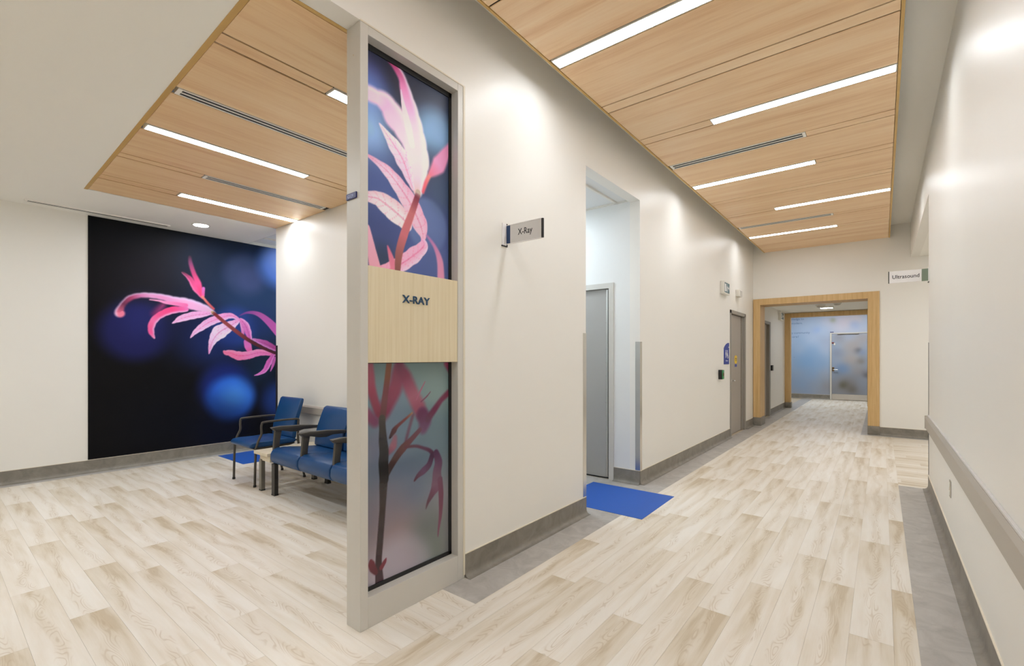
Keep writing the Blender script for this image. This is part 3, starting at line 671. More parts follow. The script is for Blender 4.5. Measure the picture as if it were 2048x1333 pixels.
rc.box(-2.385, XL - TH, 4.88, 5.0, 0, 3.3)
rc.box(-4.6, -3.52, 4.88, 5.0, 0, 3.3)
rc.box(-3.52, -2.385, 4.88, 5.0, 2.24, 3.3)
struct("wall_recess", rc, M_WHITE, "white return wall inside the recess with a grey door", "wall")
struct("wall_recess", B(-4.6, XL - TH, 3.57, 3.69, 0, 3.3), M_WHITE)
struct("wall_recess", B(-4.72, -4.6, 3.57, 5.0, 0, 3.3), M_WHITE)
struct("wall_recess", B(-3.6, -2.3, 5.3, 5.4, 0, 2.6), M_BACK)
ic = MB()
ic.box(-2.22, -2.10, YF + 0.12, 11.55, 0, 2.7); ic.box(-2.22, -2.10, 12.60, 14.80, 0, 2.7); ic.box(-2.22, -2.10, 11.55, 12.60, 2.225, 2.7)
struct("wall_passage", ic, M_WALL, "cream wall of the passage beyond the first wooden portal", "wall")
struct("wall_passage", B(-2.6, -2.5, 11.2, 12.9, 0, 2.5), M_BACK)
struct("wall_passage", B(-0.17, -0.05, YF + 0.12, 14.80, 0, 2.7), M_WALL)
sw = B(-5.0, 3.0, 18.44, 18.6, 0, 3.2)
sky_wall = struct("wall_sky", sw, M_WALL, "wall at the end of the passage covered by a pale sky print", "wall")
struct("wall_lobby", B(-5.1, -5.0, 14.80, 18.6, 0, 3.2), M_WALL)
struct("wall_lobby", B(3.0, 3.1, 14.80, 18.6, 0, 3.2), M_WALL)
struct("wall_lobby", B(-5.1, -2.10, 14.80, 14.92, 0, 3.2).box(-0.17, 3.1, 14.80, 14.92, 0, 3.2).box(-2.10, -0.17, 14.80, 14.92, 2.5, 3.2), M_WALL)
struct("wall_back", B(XM - 0.12, XR + 0.115, -5.02, -4.9, 0, ZP + 0.1), M_WALL)

# ---- plaster ceilings
def Y0(x):                                                          # near edge of the waiting-area wood ceiling
    return 1.062 + (x + 6.383) * (0.978 - 1.062) / (6.383 - 2.377)
struct("ceiling", B(XL - TH, XR + 0.115, -5.0, YF + 0.1, ZP, ZP + 0.1), M_CEIL, "cream plaster ceiling of the corridor above the wood panels", "ceiling")
ceil_w = MB()
ceil_w.prism([(XM, -4.9), (XL - TH, -4.9), (XL - TH, Y0(-2.19) - 0.03), (-6.36, Y0(-6.36) - 0.03), (-6.36, 3.07), (XM, 3.07)], 'z', ZW, ZW + 0.2)
ceiling_w = struct("ceiling", ceil_w, M_CEIL, "cream plaster ceiling around the wood panels of the waiting area", "ceiling")
struct("ceiling", B(-4.6, XL - TH, 3.69, 4.88, ZW + 0.03, ZW + 0.2), M_TILE, "white tiled ceiling inside the recess", "ceiling")
struct("ceiling", B(XR + 0.115, 4.5, 6.5, 10.7, 3.12, 3.3), M_CEIL)
struct("ceiling", B(-2.22, -0.05, YF + 0.12, 14.8, 2.6, 2.7), M_CEIL, "cream ceiling of the passage between the two wooden portals", "ceiling")
struct("ceiling", B(-5.1, 3.1, 14.8, 18.6, 3.0, 3.2), M_CEIL)
tile_ceil = struct("ceiling", B(XM, -6.23, 3.07, 6.1, ZW + 0.04, ZW + 0.2), M_TILE, "white tiled ceiling beyond the chair wall", "ceiling")
for yy in (3.085, 3.69, 4.30):
    link_mesh("ceiling_tee", B(XM, -6.24, yy - 0.012, yy + 0.012, ZW + 0.012, ZW + 0.04), M_FRAME, tile_ceil)
for xx in (-7.1, -6.5):
    link_mesh("ceiling_tee", B(xx - 0.012, xx + 0.012, 3.10, 6.0, ZW + 0.015, ZW + 0.04), M_WPLAST, tile_ceil)

# recess ceiling tile joints
rtile = [o for o in bpy.data.objects if o.name.startswith("ceiling") and o.get("label", "").startswith("white tiled ceiling inside")][0]
link_mesh("ceiling_tee", B(-2.36, -2.335, 3.70, 4.87, ZW + 0.012, ZW + 0.03), M_WPLAST, rtile)
link_mesh("ceiling_tee", B(-4.6, XL - TH, 4.855, 4.88, ZW + 0.012, ZW + 0.03), M_WPLAST, rtile)

# ---- corridor wood ceiling: panels, filler strips, edge trims
RY = {0: 2.00, 1: 2.78, 2: 3.570, 3: 4.345, 4: 5.135, 5: 5.93, 6: 6.725, 7: 7.490, 8: 8.290, 9: 9.062, 10: 9.84}
for q in range(-1, -8, -1): RY[q] = 2.00 + 0.785 * q
SW_ = 0.122
cloud_root = struct("ceiling", B(-1.852, 0.085, RY[-7], YF - 0.005, ZC + 0.008, ZC + 0.05), M_BACK, "suspended wood-panel ceiling over the corridor", "ceiling")
cx0, cx1 = -1.855, 0.088
ks = sorted(RY)
for a, b in zip(ks, ks[1:]):
    link_mesh("wood_panel", B(cx0, cx1, RY[a] + SW_ + 0.008, RY[b] - 0.008, ZC, ZC + 0.008, bevel=0.0015, seg=1), M_CLOUDX, cloud_root)
link_mesh("wood_panel", B(cx0, cx1, RY[10] + 0.003, YF - 0.004, ZC, ZC + 0.008, bevel=0.0015, seg=1), M_CLOUDX, cloud_root)
kind = {1: 'L', 3: 'R', 4: 'V', 5: 'L', 7: 'R', 8: 'V', 9: 'L', -1: 'R', -3: 'L', -5: 'R', -4: 'V', -7: 'L'}
lamps_x = {'L': (-1.848, -0.562), 'R': (-1.200, 0.086), 'V': (-1.842, -0.566)}
for q in ks[:-1]:
    y0, y1 = RY[q] + 0.005, RY[q] + SW_ - 0.005
    kd = kind.get(q)
    if kd is None:
        spans = [(cx0, cx1)]
    else:
        u0, u1 = lamps_x[kd]
        spans = [s for s in ((cx0, u0 - 0.004), (u1 + 0.004, cx1)) if s[1] - s[0] > 0.05]
    for s in spans:
        link_mesh("wood_strip", B(s[0], s[1], y0, y1, ZC + 0.001, ZC + 0.008), M_CLOUDX, cloud_root)
link_mesh("edge_trim", B(cx0 - 0.018, cx0 - 0.002, RY[-7], YF - 0.003, ZC - 0.004, ZC + 0.07), M_GOLD, cloud_root)
link_mesh("edge_trim", B(cx1 + 0.003, cx1 + 0.022, RY[-7], YF - 0.003, ZC - 0.004, ZC + 0.07), M_GOLD, cloud_root)

# ---- waiting-area wood ceiling
wcloud = struct("ceiling", B(-6.35, -2.20, 1.1, YC - 0.01, ZW + 0.010, ZW + 0.05), M_BACK, "wood-panel ceiling over the waiting area", "ceiling")
wrows = [(-2.217, -2.735, 'P'), (-2.738, -2.845, 'A'), (-2.848, -3.510, 'P'), (-3.513, -3.605, 'V1'), (-3.608, -4.230, 'P'), (-4.233, -4.345, 'L2'),
         (-4.348, -5.000, 'P'), (-5.003, -5.105, 'V2'), (-5.108, -5.735, 'P'), (-5.738, -5.870, 'L3'), (-5.873, -6.357, 'P')]
fill = {'A': [(None, 1.635)], 'V1': [(2.29, YC)], 'L2': [(2.285, YC)], 'V2': [(None, 1.665)], 'L3': [(None, 1.685)]}
for xa, xb, t in wrows:
    def wp(name, lo, hi, z):
        gp = 0.008 if name == "wood_panel" else 0.004
        lo0 = Y0(xa) + 0.004 if lo is None else lo; lo1 = Y0(xb) + 0.004 if lo is None else lo
        link_mesh(name, MB().prism([(xa - gp, lo0), (xb + gp, lo1), (xb + gp, hi - 0.004), (xa - gp, hi - 0.004)], 'z', z, ZW + 0.010), M_CLOUDY, wcloud)
    if t == 'P':
        wp("wood_panel", None, YC, ZW + 0.002)
    else:
        for lo, hi in fill[t]: wp("wood_strip", lo, hi, ZW + 0.003)
link_mesh("edge_trim", MB().prism([(-2.215, Y0(-2.215) - 0.03), (-2.215, Y0(-2.215)), (-6.36, Y0(-6.36)), (-6.36, Y0(-6.36) - 0.03)], 'z', ZW - 0.003, ZW + 0.05), M_GOLD, wcloud)
link_mesh("edge_trim", B(-2.214, -2.193, 0.95, YC - 0.004, ZW - 0.003, ZW + 0.05), M_GOLD, wcloud)

# ---- coved bases
def base_along(name, p, q, side, h=0.148, mat=None, cap=True):
    """p, q: ends on the wall face; side: unit vector (x, y) pointing into the room"""
    prof = [(0, h), (0.006, h), (0.006, 0.045), (0.009, 0.026), (0.018, 0.010), (0.034, 0.003), (0.05, 0.001), (0.05, 0.0), (0, 0)]
    def ext(pr):
        mb = MB(); n = len(pr); vs = []
        for e in (p, q):
            for d, z in pr: vs.append((e[0] + side[0] * d, e[1] + side[1] * d, z))
        fs = [tuple(range(n)), tuple(range(2 * n - 1, n - 1, -1))] + [(i, i + n, (i + 1) % n + n, (i + 1) % n) for i in range(n)]
        return mb.add(vs, fs)
    mb = ext(prof)
    mb.sm = [False, False] + [0 < i < 7 for i in range(len(prof))]
    o = struct(name, mb, mat or M_BASE, "grey coved vinyl base along the wall", "baseboard")
    if cap:
        c = link_mesh("cap_strip", ext([(0, h), (0, h + 0.005), (0.008, h + 0.005), (0.008, h)]), M_CAP, o, fix=True)
    return o
base_along("baseboard_left", (XL, 2.14), (XL, 3.69), (1, 0))
base_along("baseboard_left", (XL, 4.88), (XL, 8.73), (1, 0))
base_along("baseboard_left", (XL, 9.91), (XL, 10.56), (1, 0))
base_along("baseboard_right", (XR, -4.8), (XR, 6.60), (-1, 0))
base_along("baseboard_mural", (XM, -4.8), (XM, 6.0), (1, 0))
base_along("baseboard_waiting", (-6.35, YC), (XL - TH, YC), (0, -1))
base_along("baseboard_recess", (XL, 4.88), (-2.385, 4.88), (0, -1))
base_along("baseboard_far", (-0.03, YF), (4.3, YF), (0, -1))
base_along("baseboard_passage", (-2.10, 12.62), (-2.10, 14.74), (1, 0))
base_along("baseboard_sky", (-4.9, 18.43), (-1.33, 18.43), (0, -1))
# base wrapped round the portal feet
pf = MB().box(-2.07, -1.925, 10.555, 11.0, 0, 0.165, bevel=0.006)
struct("baseboard_portal", pf, M_BASE, "grey vinyl wrapping the foot of the wooden portal", "baseboard")
struct("baseboard_portal", B(-0.205, -0.03, 10.575, 11.0, 0, 0.16, bevel=0.004), M_BASE)
struct("baseboard_portal", B(-2.105, -1.95, 14.72, 14.96, 0, 0.15, bevel=0.004), M_BASE)

# ---- crash rails
def rail(name, axis, const, a0, a1, z0, z1, d, label):
    pr = [(0, z0), (d * 0.75, z0), (d, z0 + 0.012), (d, z1 - 0.02), (d * 0.6, z1 - 0.004), (d * 0.5, z1), (0, z1)]
    if axis == 'x':
        mb = MB().prism([(const - p[0], p[1]) for p in pr], 'y', a0, a1)
    else:
        mb = MB().prism([(const - p[0], p[1]) for p in pr], 'x', a0, a1)
    o = struct(name, mb, M_RAIL, label, "crash rail")
    return o
r1 = rail("trim_1", 'x', XR, -4.8, 6.615, 0.638, 0.775, 0.03, "grey crash rail along the cream corridor wall above an outlet")
link_mesh("end_cap", B(XR - 0.032, XR + 0.02, 6.615, 6.63, 0.638, 0.775, bevel=0.004), M_RAIL, r1)
link_mesh("rail_lip", B(XR - 0.013, XR - 0.001, -4.8, 6.615, 0.776, 0.786), M_SIGNG, r1)
r2 = rail("trim_2", 'y', YC, -6.2, XL - TH, 0.702, 0.806, 0.028, "grey crash rail on the wall behind the blue chairs")

# ---- doors of the setting
def door_in_xwall():                                                # washroom door in the corridor wall
    d = struct("door_1", B(XL - 0.085, XL - 0.04, 8.865, 9.745, 0.012, 2.155), M_DOORT, "taupe washroom door beside the blue sign", "door")
    fr = MB()
    fr.prism([(XL - 0.117, 8.74), (XL + 0.012, 8.74), (XL + 0.012, 8.80), (XL - 0.03, 8.80), (XL - 0.03, 8.86), (XL - 0.117, 8.86)], 'z', 0, 2.215)
    fr.prism([(XL - 0.117, 9.90), (XL + 0.012, 9.90), (XL + 0.012, 9.83), (XL - 0.03, 9.83), (XL - 0.03, 9.75), (XL - 0.117, 9.75)], 'z', 0, 2.215)
    fr.box(XL - 0.117, XL + 0.012, 8.74, 9.90, 2.165, 2.222)
    link_mesh("door_frame", fr, M_DFRAME, d)
    link_mesh("hinge_strip", B(XL - 0.04, XL - 0.030, 9.700, 9.745, 0.02, 2.15), M_STEEL, d)
    link_mesh("edge_guard", B(XL - 0.04, XL - 0.034, 8.868, 8.885, 0.02, 2.15), M_STEEL, d)
    h = MB().lathe(9.0, 0.972, [(0.026, XL - 0.04), (0.026, XL - 0.030), (0.011, XL - 0.029), (0.011, XL + 0.012)], 16, 'x')
    h.tube([(XL + 0.005, 8.995, 0.972), (XL + 0.008, 9.06, 0.972), (XL + 0.002, 9.12, 0.970)], 0.009, 0.011)
    link_mesh("lever_handle", h, M_CHROME, d)
    st = MB().prism([(9.24, 1.30), (9.24, 1.40), (9.285, 1.425), (9.375, 1.425), (9.42, 1.40), (9.42, 1.30), (9.33, 1.262)], 'x', XL - 0.04, XL - 0.038)
    s = link_mesh("door_notice", st, M_YELLOW, d)
    link_mesh("notice_band", B(XL - 0.038, XL - 0.0375, 9.25, 9.41, 1.345, 1.352).box(XL - 0.038, XL - 0.0375, 9.27, 9.39, 1.365, 1.375).box(XL - 0.038, XL - 0.0375, 9.28, 9.38, 1.322, 1.330), M_INK, s)
    link_mesh("notice_foot", B(XL - 0.04, XL - 0.0378, 9.255, 9.405, 1.215, 1.262), M_ROYAL, d)
door_in_xwall()

d2 = struct("door_2", B(-3.44, -2.492, 4.905, 4.95, 0.012, 2.178), M_DOORG, "grey door with a long steel hinge inside the white recess", "door")
fr = MB()
fr.prism([(-2.385, 4.868), (-2.445, 4.868), (-2.445, 4.955), (-2.475, 4.955), (-2.475, 5.0), (-2.385, 5.0)], 'z', 0, 2.242)
fr.prism([(-3.52, 4.868), (-3.46, 4.868), (-3.46, 4.955), (-3.445, 4.955), (-3.445, 5.0), (-3.52, 5.0)], 'z', 0, 2.242)
fr.box(-3.46, -2.445, 4.868, 5.0, 2.182, 2.242)
link_mesh("door_frame", fr, M_FRAME, d2)
link_mesh("hinge_strip", B(-2.489, -2.470, 4.897, 4.945, 0.02, 2.17).box(-2.463, -2.449, 4.90, 4.945, 0.02, 2.17), M_STEEL, d2)
hp = MB()
for zz in np.linspace(0.1, 2.1, 14): hp.lathe(-2.494, zz, [(0.005, 4.905), (0.005, 4.902)], 8, 'y')
link_mesh("hinge_screws", hp, M_DFRAME, d2)
link_mesh("threshold_gap_shade", B(-3.44, -2.46, 4.90, 4.96, 0.0, 0.010), M_BLACK, d2)  # black strip standing in for the shade under the door

d3 = struct("door_3", B(-2.19, -2.15, 11.60, 12.46, 0.012, 2.16), M_DOORT, "taupe door set back in the passage wall beyond the portal", "door")
fr = MB().box(-2.22, -2.085, 12.46, 12.60, 0, 2.225).box(-2.22, -2.085, 11.55, 11.60, 0, 2.225).box(-2.22, -2.085, 11.60, 12.46, 2.165, 2.225)
link_mesh("door_frame", fr, M_DFRAME, d3)

# ---- wooden portals
def portal(name, x0, x1, y0, y1, zt, wl_, wr_, wt_, foot, label):
    t = thing(name, ((x0 + x1) / 2, y0, 0), label, "portal", "wooden portals around the passage")
    t["kind"] = "structure"
    link_mesh("jamb", B(x0, x0 + wl_, y0, y1, foot, zt, bevel=0.002, seg=1), M_PORTAL, t)
    link_mesh("jamb", B(x1 - wr_, x1, y0, y1, foot, zt, bevel=0.002, seg=1), M_PORTAL, t)
    link_mesh("head", B(x0 + wl_, x1 - wr_, y0, y1, zt - wt_, zt, bevel=0.002, seg=1), M_PORTAL, t)
    return t
portal("trim_3", -2.068, -0.034, 10.572, 11.05, 2.571, 0.128, 0.168, 0.122, 0.16, "large wooden portal around the mouth of the passage")
portal("trim_4", -2.107, -0.15, 14.76, 14.95, 2.585, 0.14, 0.14, 0.115, 0.15, "smaller wooden portal deep in the passage before the sky print")

# ================================================================== LIGHT FITTINGS AND VENTS
def linear_light(axis, c0, c1, a0, a1, z, mat, label, group):
    """long side along axis from a0 to a1; c0..c1 across"""
    if axis == 'x': bx = lambda p0, p1, q0, q1, z0, z1, mb: mb.box(p0, p1, q0, q1, z0, z1)
    else: bx = lambda p0, p1, q0, q1, z0, z1, mb: mb.box(q0, q1, p0, p1, z0, z1)
    ctr = ((a0 + a1) / 2, (c0 + c1) / 2) if axis == 'x' else ((c0 + c1) / 2, (a0 + a1) / 2)
    t = thing("linear_light", (ctr[0], ctr[1], z), label, "ceiling light", group)
    rim = MB(); w = 0.008
    bx(a0, a1, c0, c0 + w, z, z + 0.035, rim); bx(a0, a1, c1 - w, c1, z, z + 0.035, rim)
    bx(a0, a0 + w, c0 + w, c1 - w, z, z + 0.035, rim); bx(a1 - w, a1, c0 + w, c1 - w, z, z + 0.035, rim)
    link_mesh("housing_rim", rim, M_VENTW, t)
    lens = MB(); bx(a0 + w, a1 - w, c0 + w, c1 - w, z + 0.001, z + 0.02, lens)
    link_mesh("diffuser", lens, mat, t)
    return t

names = {1: "linear lamp in the corridor wood ceiling nearer than any other, over the x-ray blade sign", 3: "linear lamp second along the corridor wood ceiling, touching the edge by the ultrasound wall",
         5: "linear lamp third along the corridor wood ceiling, just past the first air slot", 7: "linear lamp fourth along the corridor wood ceiling, just before the second air slot",
         9: "linear lamp last along the corridor wood ceiling, closest to the wooden portal",
         -1: "linear lamp in the corridor wood ceiling just behind the viewpoint", -3: "linear lamp in the corridor wood ceiling two bays behind the viewpoint",
         -5: "linear lamp in the corridor wood ceiling four bays behind the viewpoint", -7: "linear lamp in the corridor wood ceiling by the rear wall"}
names[1] = "linear lamp first along the corridor wood ceiling, over the x-ray blade sign"
for q, kd in kind.items():
    if kd in 'LR':
        u0, u1 = lamps_x[kd]
        linear_light('x', RY[q] + 0.004, RY[q] + SW_ - 0.004, u0, u1, ZC - 0.002, M_LAMP, names[q], "linear lamps in the corridor ceiling")
linear_light('y', -4.341, -4.237, 1.035, 2.279, ZW - 0.002, M_LAMPW, "linear lamp in the middle of the waiting-area wood ceiling, between two air slots", "linear lamps in the waiting-area ceiling")
linear_light('y', -5.866, -5.742, 1.690, 2.942, ZW - 0.002, M_LAMPW, "linear lamp of the waiting-area ceiling nearer the mural, ending at the chair wall", "linear lamps in the waiting-area ceiling")
linear_light('y', -2.842, -2.741, 1.640, 2.90, ZW - 0.002, M_LAMPW, "linear lamp of the waiting-area ceiling half hidden by the x-ray frame post", "linear lamps in the waiting-area ceiling")

def slot_vent(axis, c0, c1, a0, a1, z, label, group, slots=2, lip=0.12, bar=0.09, dep=0.004):
    def bx(mb, p0, p1, q0, q1, z0, z1):
        return mb.box(p0, p1, q0, q1, z0, z1) if axis == 'x' else mb.box(q0, q1, p0, p1, z0, z1)
    ctr = ((a0 + a1) / 2, (c0 + c1) / 2) if axis == 'x' else ((c0 + c1) / 2, (a0 + a1) / 2)
    t = thing("slot_diffuser", (ctr[0], ctr[1], z), label, "air vent", group)
    fr = MB(); w = (c1 - c0) * lip; e = 0.025
    bx(fr, a0, a1, c0, c0 + w, z, z + 0.03); bx(fr, a0, a1, c1 - w, c1, z, z + 0.03)
    bx(fr, a0, a0 + e, c0 + w, c1 - w, z, z + 0.03); bx(fr, a1 - e, a1, c0 + w, c1 - w, z, z + 0.03)
    link_mesh("vent_frame", fr, M_VENTW, t)
    inner = c1 - c0 - 2 * w
    for s in range(1, slots):
        m = c0 + w + inner * s / slots
        link_mesh("vent_blade", bx(MB(), a0 + e, a1 - e, m - inner * bar, m + inner * bar, z, z + dep), M_VENTW, t)
    link_mesh("plenum", bx(MB(), a0 + e, a1 - e, c0 + w, c1 - w, z + dep, z + 0.012), M_VENTD, t)
    return t
slot_vent('x', RY[4] + 0.004, RY[4] + SW_ - 0.004, *lamps_x['V'], ZC - 0.001, "slot air vent in the corridor wood ceiling between the second and third lamps", "slot air vents in the corridor ceiling")
slot_vent('x', RY[8] + 0.004, RY[8] + SW_ - 0.004, *lamps_x['V'], ZC - 0.001, "slot air vent in the corridor wood ceiling before the last lamp", "slot air vents in the corridor ceiling")
slot_vent('x', RY[-4] + 0.004, RY[-4] + SW_ - 0.004, *lamps_x['V'], ZC - 0.001, "slot air vent in the corridor wood ceiling behind the viewpoint", "slot air vents in the corridor ceiling")
slot_vent('y', -3.604, -3.514, 1.022, 2.285, ZW - 0.001, "slot air vent in the waiting-area wood ceiling nearer the x-ray frame", "slot air vents in the waiting-area ceiling")
slot_vent('y', -5.102, -5.006, 1.670, 2.89, ZW - 0.001, "slot air vent in the waiting-area wood ceiling nearer the mural", "slot air vents in the waiting-area ceiling")
slot_vent('y', -7.318, -7.262, 0.70, 2.02, ZW - 0.014, "thin linear air slot in the plaster ceiling close above the mural", "slot air vents in the waiting-area ceiling", lip=0.03, bar=0.10, dep=0.0006)

def downlight(x, y, z, label, mat=None, r=0.085):
    t = thing("recessed_downlight", (x, y, z), label, "ceiling light", "round recessed downlights")
    ring = MB().lathe(x, y, [(r, z + 0.02), (r + 0.018, z + 0.001), (r + 0.016, z - 0.004), (r, z - 0.004), (r - 0.004, z + 0.0)], 32)
    link_mesh("trim_ring", ring, M_WPLAST, t)
    link_mesh("lens", MB().lathe(x, y, [(r - 0.004, z - 0.001), (r - 0.004, z - 0.003)], 32), mat or M_DOWN, t)
downlight(-6.947, 2.266, ZW, "round recessed downlight in the plaster ceiling by the mural")
for x, y, w in ((-5.6, 0.12, "beside the mural wall"), (-4.75, 0.12, "over the middle of the waiting area"), (-3.9, 0.12, "toward the corridor"),
                (-6.3, -2.4, "by the rear corner"), (-5.2, -2.4, "by the rear wall")):
    downlight(x, y, ZW, "added fill downlight overhead out of view " + w)  # unseen fill lamps, added to brighten the waiting-area floor and plaster ceiling

def panel_light(x, y, z, w, d, label, mat):
    t = thing("panel_light", (x, y, z - 0.03), label, "ceiling light")
    fr = MB(); a, b = z - 0.03, z - 0.001
    fr.box(x - w, x + w, y - d, y - d + 0.02, a, b).box(x - w, x + w, y + d - 0.02, y + d, a, b)
    fr.box(x - w, x - w + 0.02, y - d + 0.02, y + d - 0.02, a, b).box(x + w - 0.02, x + w, y - d + 0.02, y + d - 0.02, a, b)
    link_mesh("panel_rim", fr, M_WPLAST, t)
    link_mesh("lens", B(x - w + 0.02, x + w - 0.02, y - d + 0.02, y + d - 0.02, a + 0.004, b), mat, t)
panel_light(-3.45, 4.28, ZW + 0.03, 0.5, 0.28, "cool white ceiling panel lamp deep inside the recess", M_COOL)
panel_light(-6.9, 4.7, ZW + 0.01, 0.28, 0.55, "cool white ceiling panel lamp beyond the chair wall", M_COOL)
M_SIDE = emit("side_lens", (0.975, 0.985, 1.0), 5.0)
M_LOB = emit("lobby_lens", (0.95, 0.98, 1.0), 6.5)
panel_light(1.9, 8.6, 3.12, 0.55, 0.55, "square ceiling panel lamp in the side corridor past the ultrasound sign", M_SIDE)
panel_light(-1.1, 17.0, 3.0, 1.2, 0.3, "long ceiling panel lamp in front of the sky print", M_LOB)
M_PASS = emit("passage_lens", (1.0, 0.98, 0.94), 16.0)
panel_light(-1.05, 13.55, 2.6, 0.14, 0.14, "slim ceiling lamp in the passage between the portals", M_PASS)

# ================================================================== X-RAY FRAME PARTITION
fy0, fy1 = 1.382, 2.135
fx0, fx1 = -2.193, -2.072
xf = thing("glazed_partition", ((fx0 + fx1) / 2, (fy0 + fy1) / 2, 0), "tall grey metal frame with two leaf-print glass panes and a wooden x-ray panel", "partition")
link_mesh("post", B(fx0, fx1, fy0, 1.429, 0, 3.108, bevel=0.002, seg=1), M_FRAME, xf)
link_mesh("post", B(fx0, fx1, 2.078, fy1, 0, 3.108, bevel=0.002, seg=1), M_FRAME, xf)
link_mesh("top_rail", B(fx0, fx1 - 0.001, 1.429, 2.078, 3.058, 3.108, bevel=0.001, seg=1), M_FRAME, xf)
link_mesh("bottom_rail", B(fx0, fx1 - 0.001, 1.429, 2.078, 0, 0.158, bevel=0.001, seg=1), M_FRAME, xf)
wp_ = link_mesh("sign_panel", B(-2.19, fx1 - 0.003, 1.430, 2.077, 1.368, 1.872, bevel=0.001, seg=1), M_PANELW, xf)
letters("lettering", "X-RAY", 'x', (fx1 - 0.003, 1.648, 1.699), 0.198, 0.043, M_NAVYINK, wp_, depth=0.006, bold=0.010)
link_mesh("corner_bead", B(fx1, fx1 + 0.003, 2.123, fy1 + 0.004, 0.02, 3.112).box(fx1, fx1 + 0.003, fy0, 2.123, 3.104, 3.112), M_CAP, xf)
XP = -2.135
def gasket(z0, z1):
    g = MB(); w = 0.022
    g.box(XP - 0.012, XP + 0.006, 1.429, 1.429 + w * 0.4, z0, z1); g.box(XP - 0.012, XP + 0.006, 2.078 - w, 2.078, z0, z1)
    g.box(XP - 0.012, XP + 0.006, 1.429, 2.078, z0, z0 + (w if z0 < 1 else 0.004)); g.box(XP - 0.012, XP + 0.006, 1.429, 2.078, z1 - (w * 1.4 if z1 > 2 else 0.004), z1)
    return g
link_mesh("gasket", gasket(1.872, 3.058), M_BLACK, xf)
link_mesh("gasket", gasket(0.158, 1.368), M_BLACK, xf)
def up_base(U, V):
    t = smooth(1.9, 3.0, V)[..., None]
    return np.array([74, 90, 146.]) * (1 - t) + np.array([40, 46, 70.]) * t
def lo_base(U, V):
    t = smooth(0.2, 1.3, V)[..., None]
    return np.array([168, 158, 168.]) * (1 - t) + np.array([118, 142, 156.]) * t
p1 = sheet("glass_pane", 'x', XP, 1.430, 2.077, 1.874, 3.056, 0.0042, lambda U, V: paint(U, V, up_base, UPPER_BOKEH, UPPER_LEAVES), M_FILMM, xf, 0.010, 1.3)
p1["label"] = "upper glass pane printed with pink leaves on blue"
p2 = sheet("glass_pane", 'x', XP, 1.430, 2.077, 0.160, 1.366, 0.0042, lambda U, V: paint(U, V, lo_base, LOWER_BOKEH, LOWER_LEAVES), M_FILM, xf, 0.010, 0.80)
p2["label"] = "lower glass pane printed with a dark stem and blurred leaves"
link_mesh("screw_head", MB().lathe(-2.130, 2.95, [(0.004, fy0), (0.003, fy0 - 0.002)], 10, 'y'), M_STEEL, xf)

# room-number plate on the end of the frame
g = thing("room_plate", (-2.14, fy0, 2.21), "small navy room-number plate on the end of the metal frame", "sign")
link_mesh("plate", B(-2.186, -2.098, fy0 - 0.008, fy0 - 0.0005, 2.212, 2.243, bevel=0.001, seg=1), M_NAVYPL, g)
letters("lettering", "G129", 'y', (-2.172, fy0 - 0.008, 2.2185), 0.050, 0.016, M_LILAC, g, depth=0.0008)

# ================================================================== MURALS
def mur_base(U, V):
    a = np.array([14, 13, 15.]); b = np.array([20, 26, 42.]); c = np.array([13, 14, 17.])
    t = smooth(1.4, 3.2, U)[..., None]; v = smooth(0.6, 2.0, V)[..., None]; w = smooth(2.5, 3.0, V)[..., None]
    im = a * (1 - t * v) + b * (t * v)
    return im * (1 - w) + c * w
mu = thing("leaf_mural", (XM, 2.9, 0.157), "dark floor-to-ceiling mural of a pink maple twig among blue light spots", "mural")
sheet("printed_sheet", 'x', XM + 0.009, 1.256, 4.6, 0.157, ZW - 0.004, 0.0075, lambda U, V: paint(U, V, mur_base, MURAL_BOKEH, MURAL_LEAVES), M_MUR, mu, 0.0085, 1.22)

def sky(U, V):
    t = smooth(0.3, 2.4, V)[..., None]
    im = np.array([158, 168, 188.]) * (1 - t) + np.array([176, 190, 214.]) * t + U[..., None] * 0
    for x, z, r, c, a in SKY_BLOBS:
        wob = 1 + 0.25 * np.sin(U * 9 + z * 7) * np.cos(V * 8 + x * 5)
        k = np.exp(-((U - x) ** 2 + (V - z) ** 2) / (r * 1.05 * wob) ** 2) * a
        im = im + (np.array(c, float) - im) * k[..., None]
    c = np.clip(im, 0, 255) / 255.0
    return ((c + 0.055) / 1.055) ** 2.4
sk = thing("sky_mural", (-1.0, 18.43, 0.155), "pale blue sky and blossom print covering the end wall of the passage", "mural")
sheet("printed_sheet", 'y', 18.432, -4.9, 2.9, 0.155, 2.99, 0.03, sky, M_SKYP, sk, 0.006, 1.0)
for body, x, z, w, h in (("wledge to", -2.46, 2.62, 0.40, 0.085), ("modern.", -2.42, 2.50, 0.32, 0.07), ("y community", -2.42, 2.155, 0.53, 0.085), ("ore?", -2.40, 2.045, 0.19, 0.07), (".", -2.35, 1.37, 0.02, 0.02)):
    letters("lettering", body, 'y', (x, 18.431, z), w, h, M_SKYINK, sk, depth=0.001)
sd = struct("door_4", B(-1.285, -0.30, 18.412, 18.43, 0.01, 2.146), M_DOORG, "door covered by the same sky print with a grey kick plate", "door")
sheet("door_print", 'y', 18.4105, -1.280, -0.30, 0.195, 2.143, 0.02, sky, M_SKYP, sd, 0.001, 0.82)
link_mesh("door_frame", B(-1.33, -1.287, 18.395, 18.43, 0, 2.175).box(-0.298, -0.25, 18.395, 18.43, 0, 2.175).box(-1.287, -0.298, 18.395, 18.43, 2.149, 2.175), M_FRAME, sd)
link_mesh("kick_plate", B(-1.282, -0.30, 18.404, 18.411, 0.012, 0.192), M_STEEL, sd)
hl = MB().box(-1.275, -1.215, 18.400, 18.411, 0.93, 1.06, bevel=0.004)
lk = link_mesh("lock_plate", hl, M_BRASS, sd)
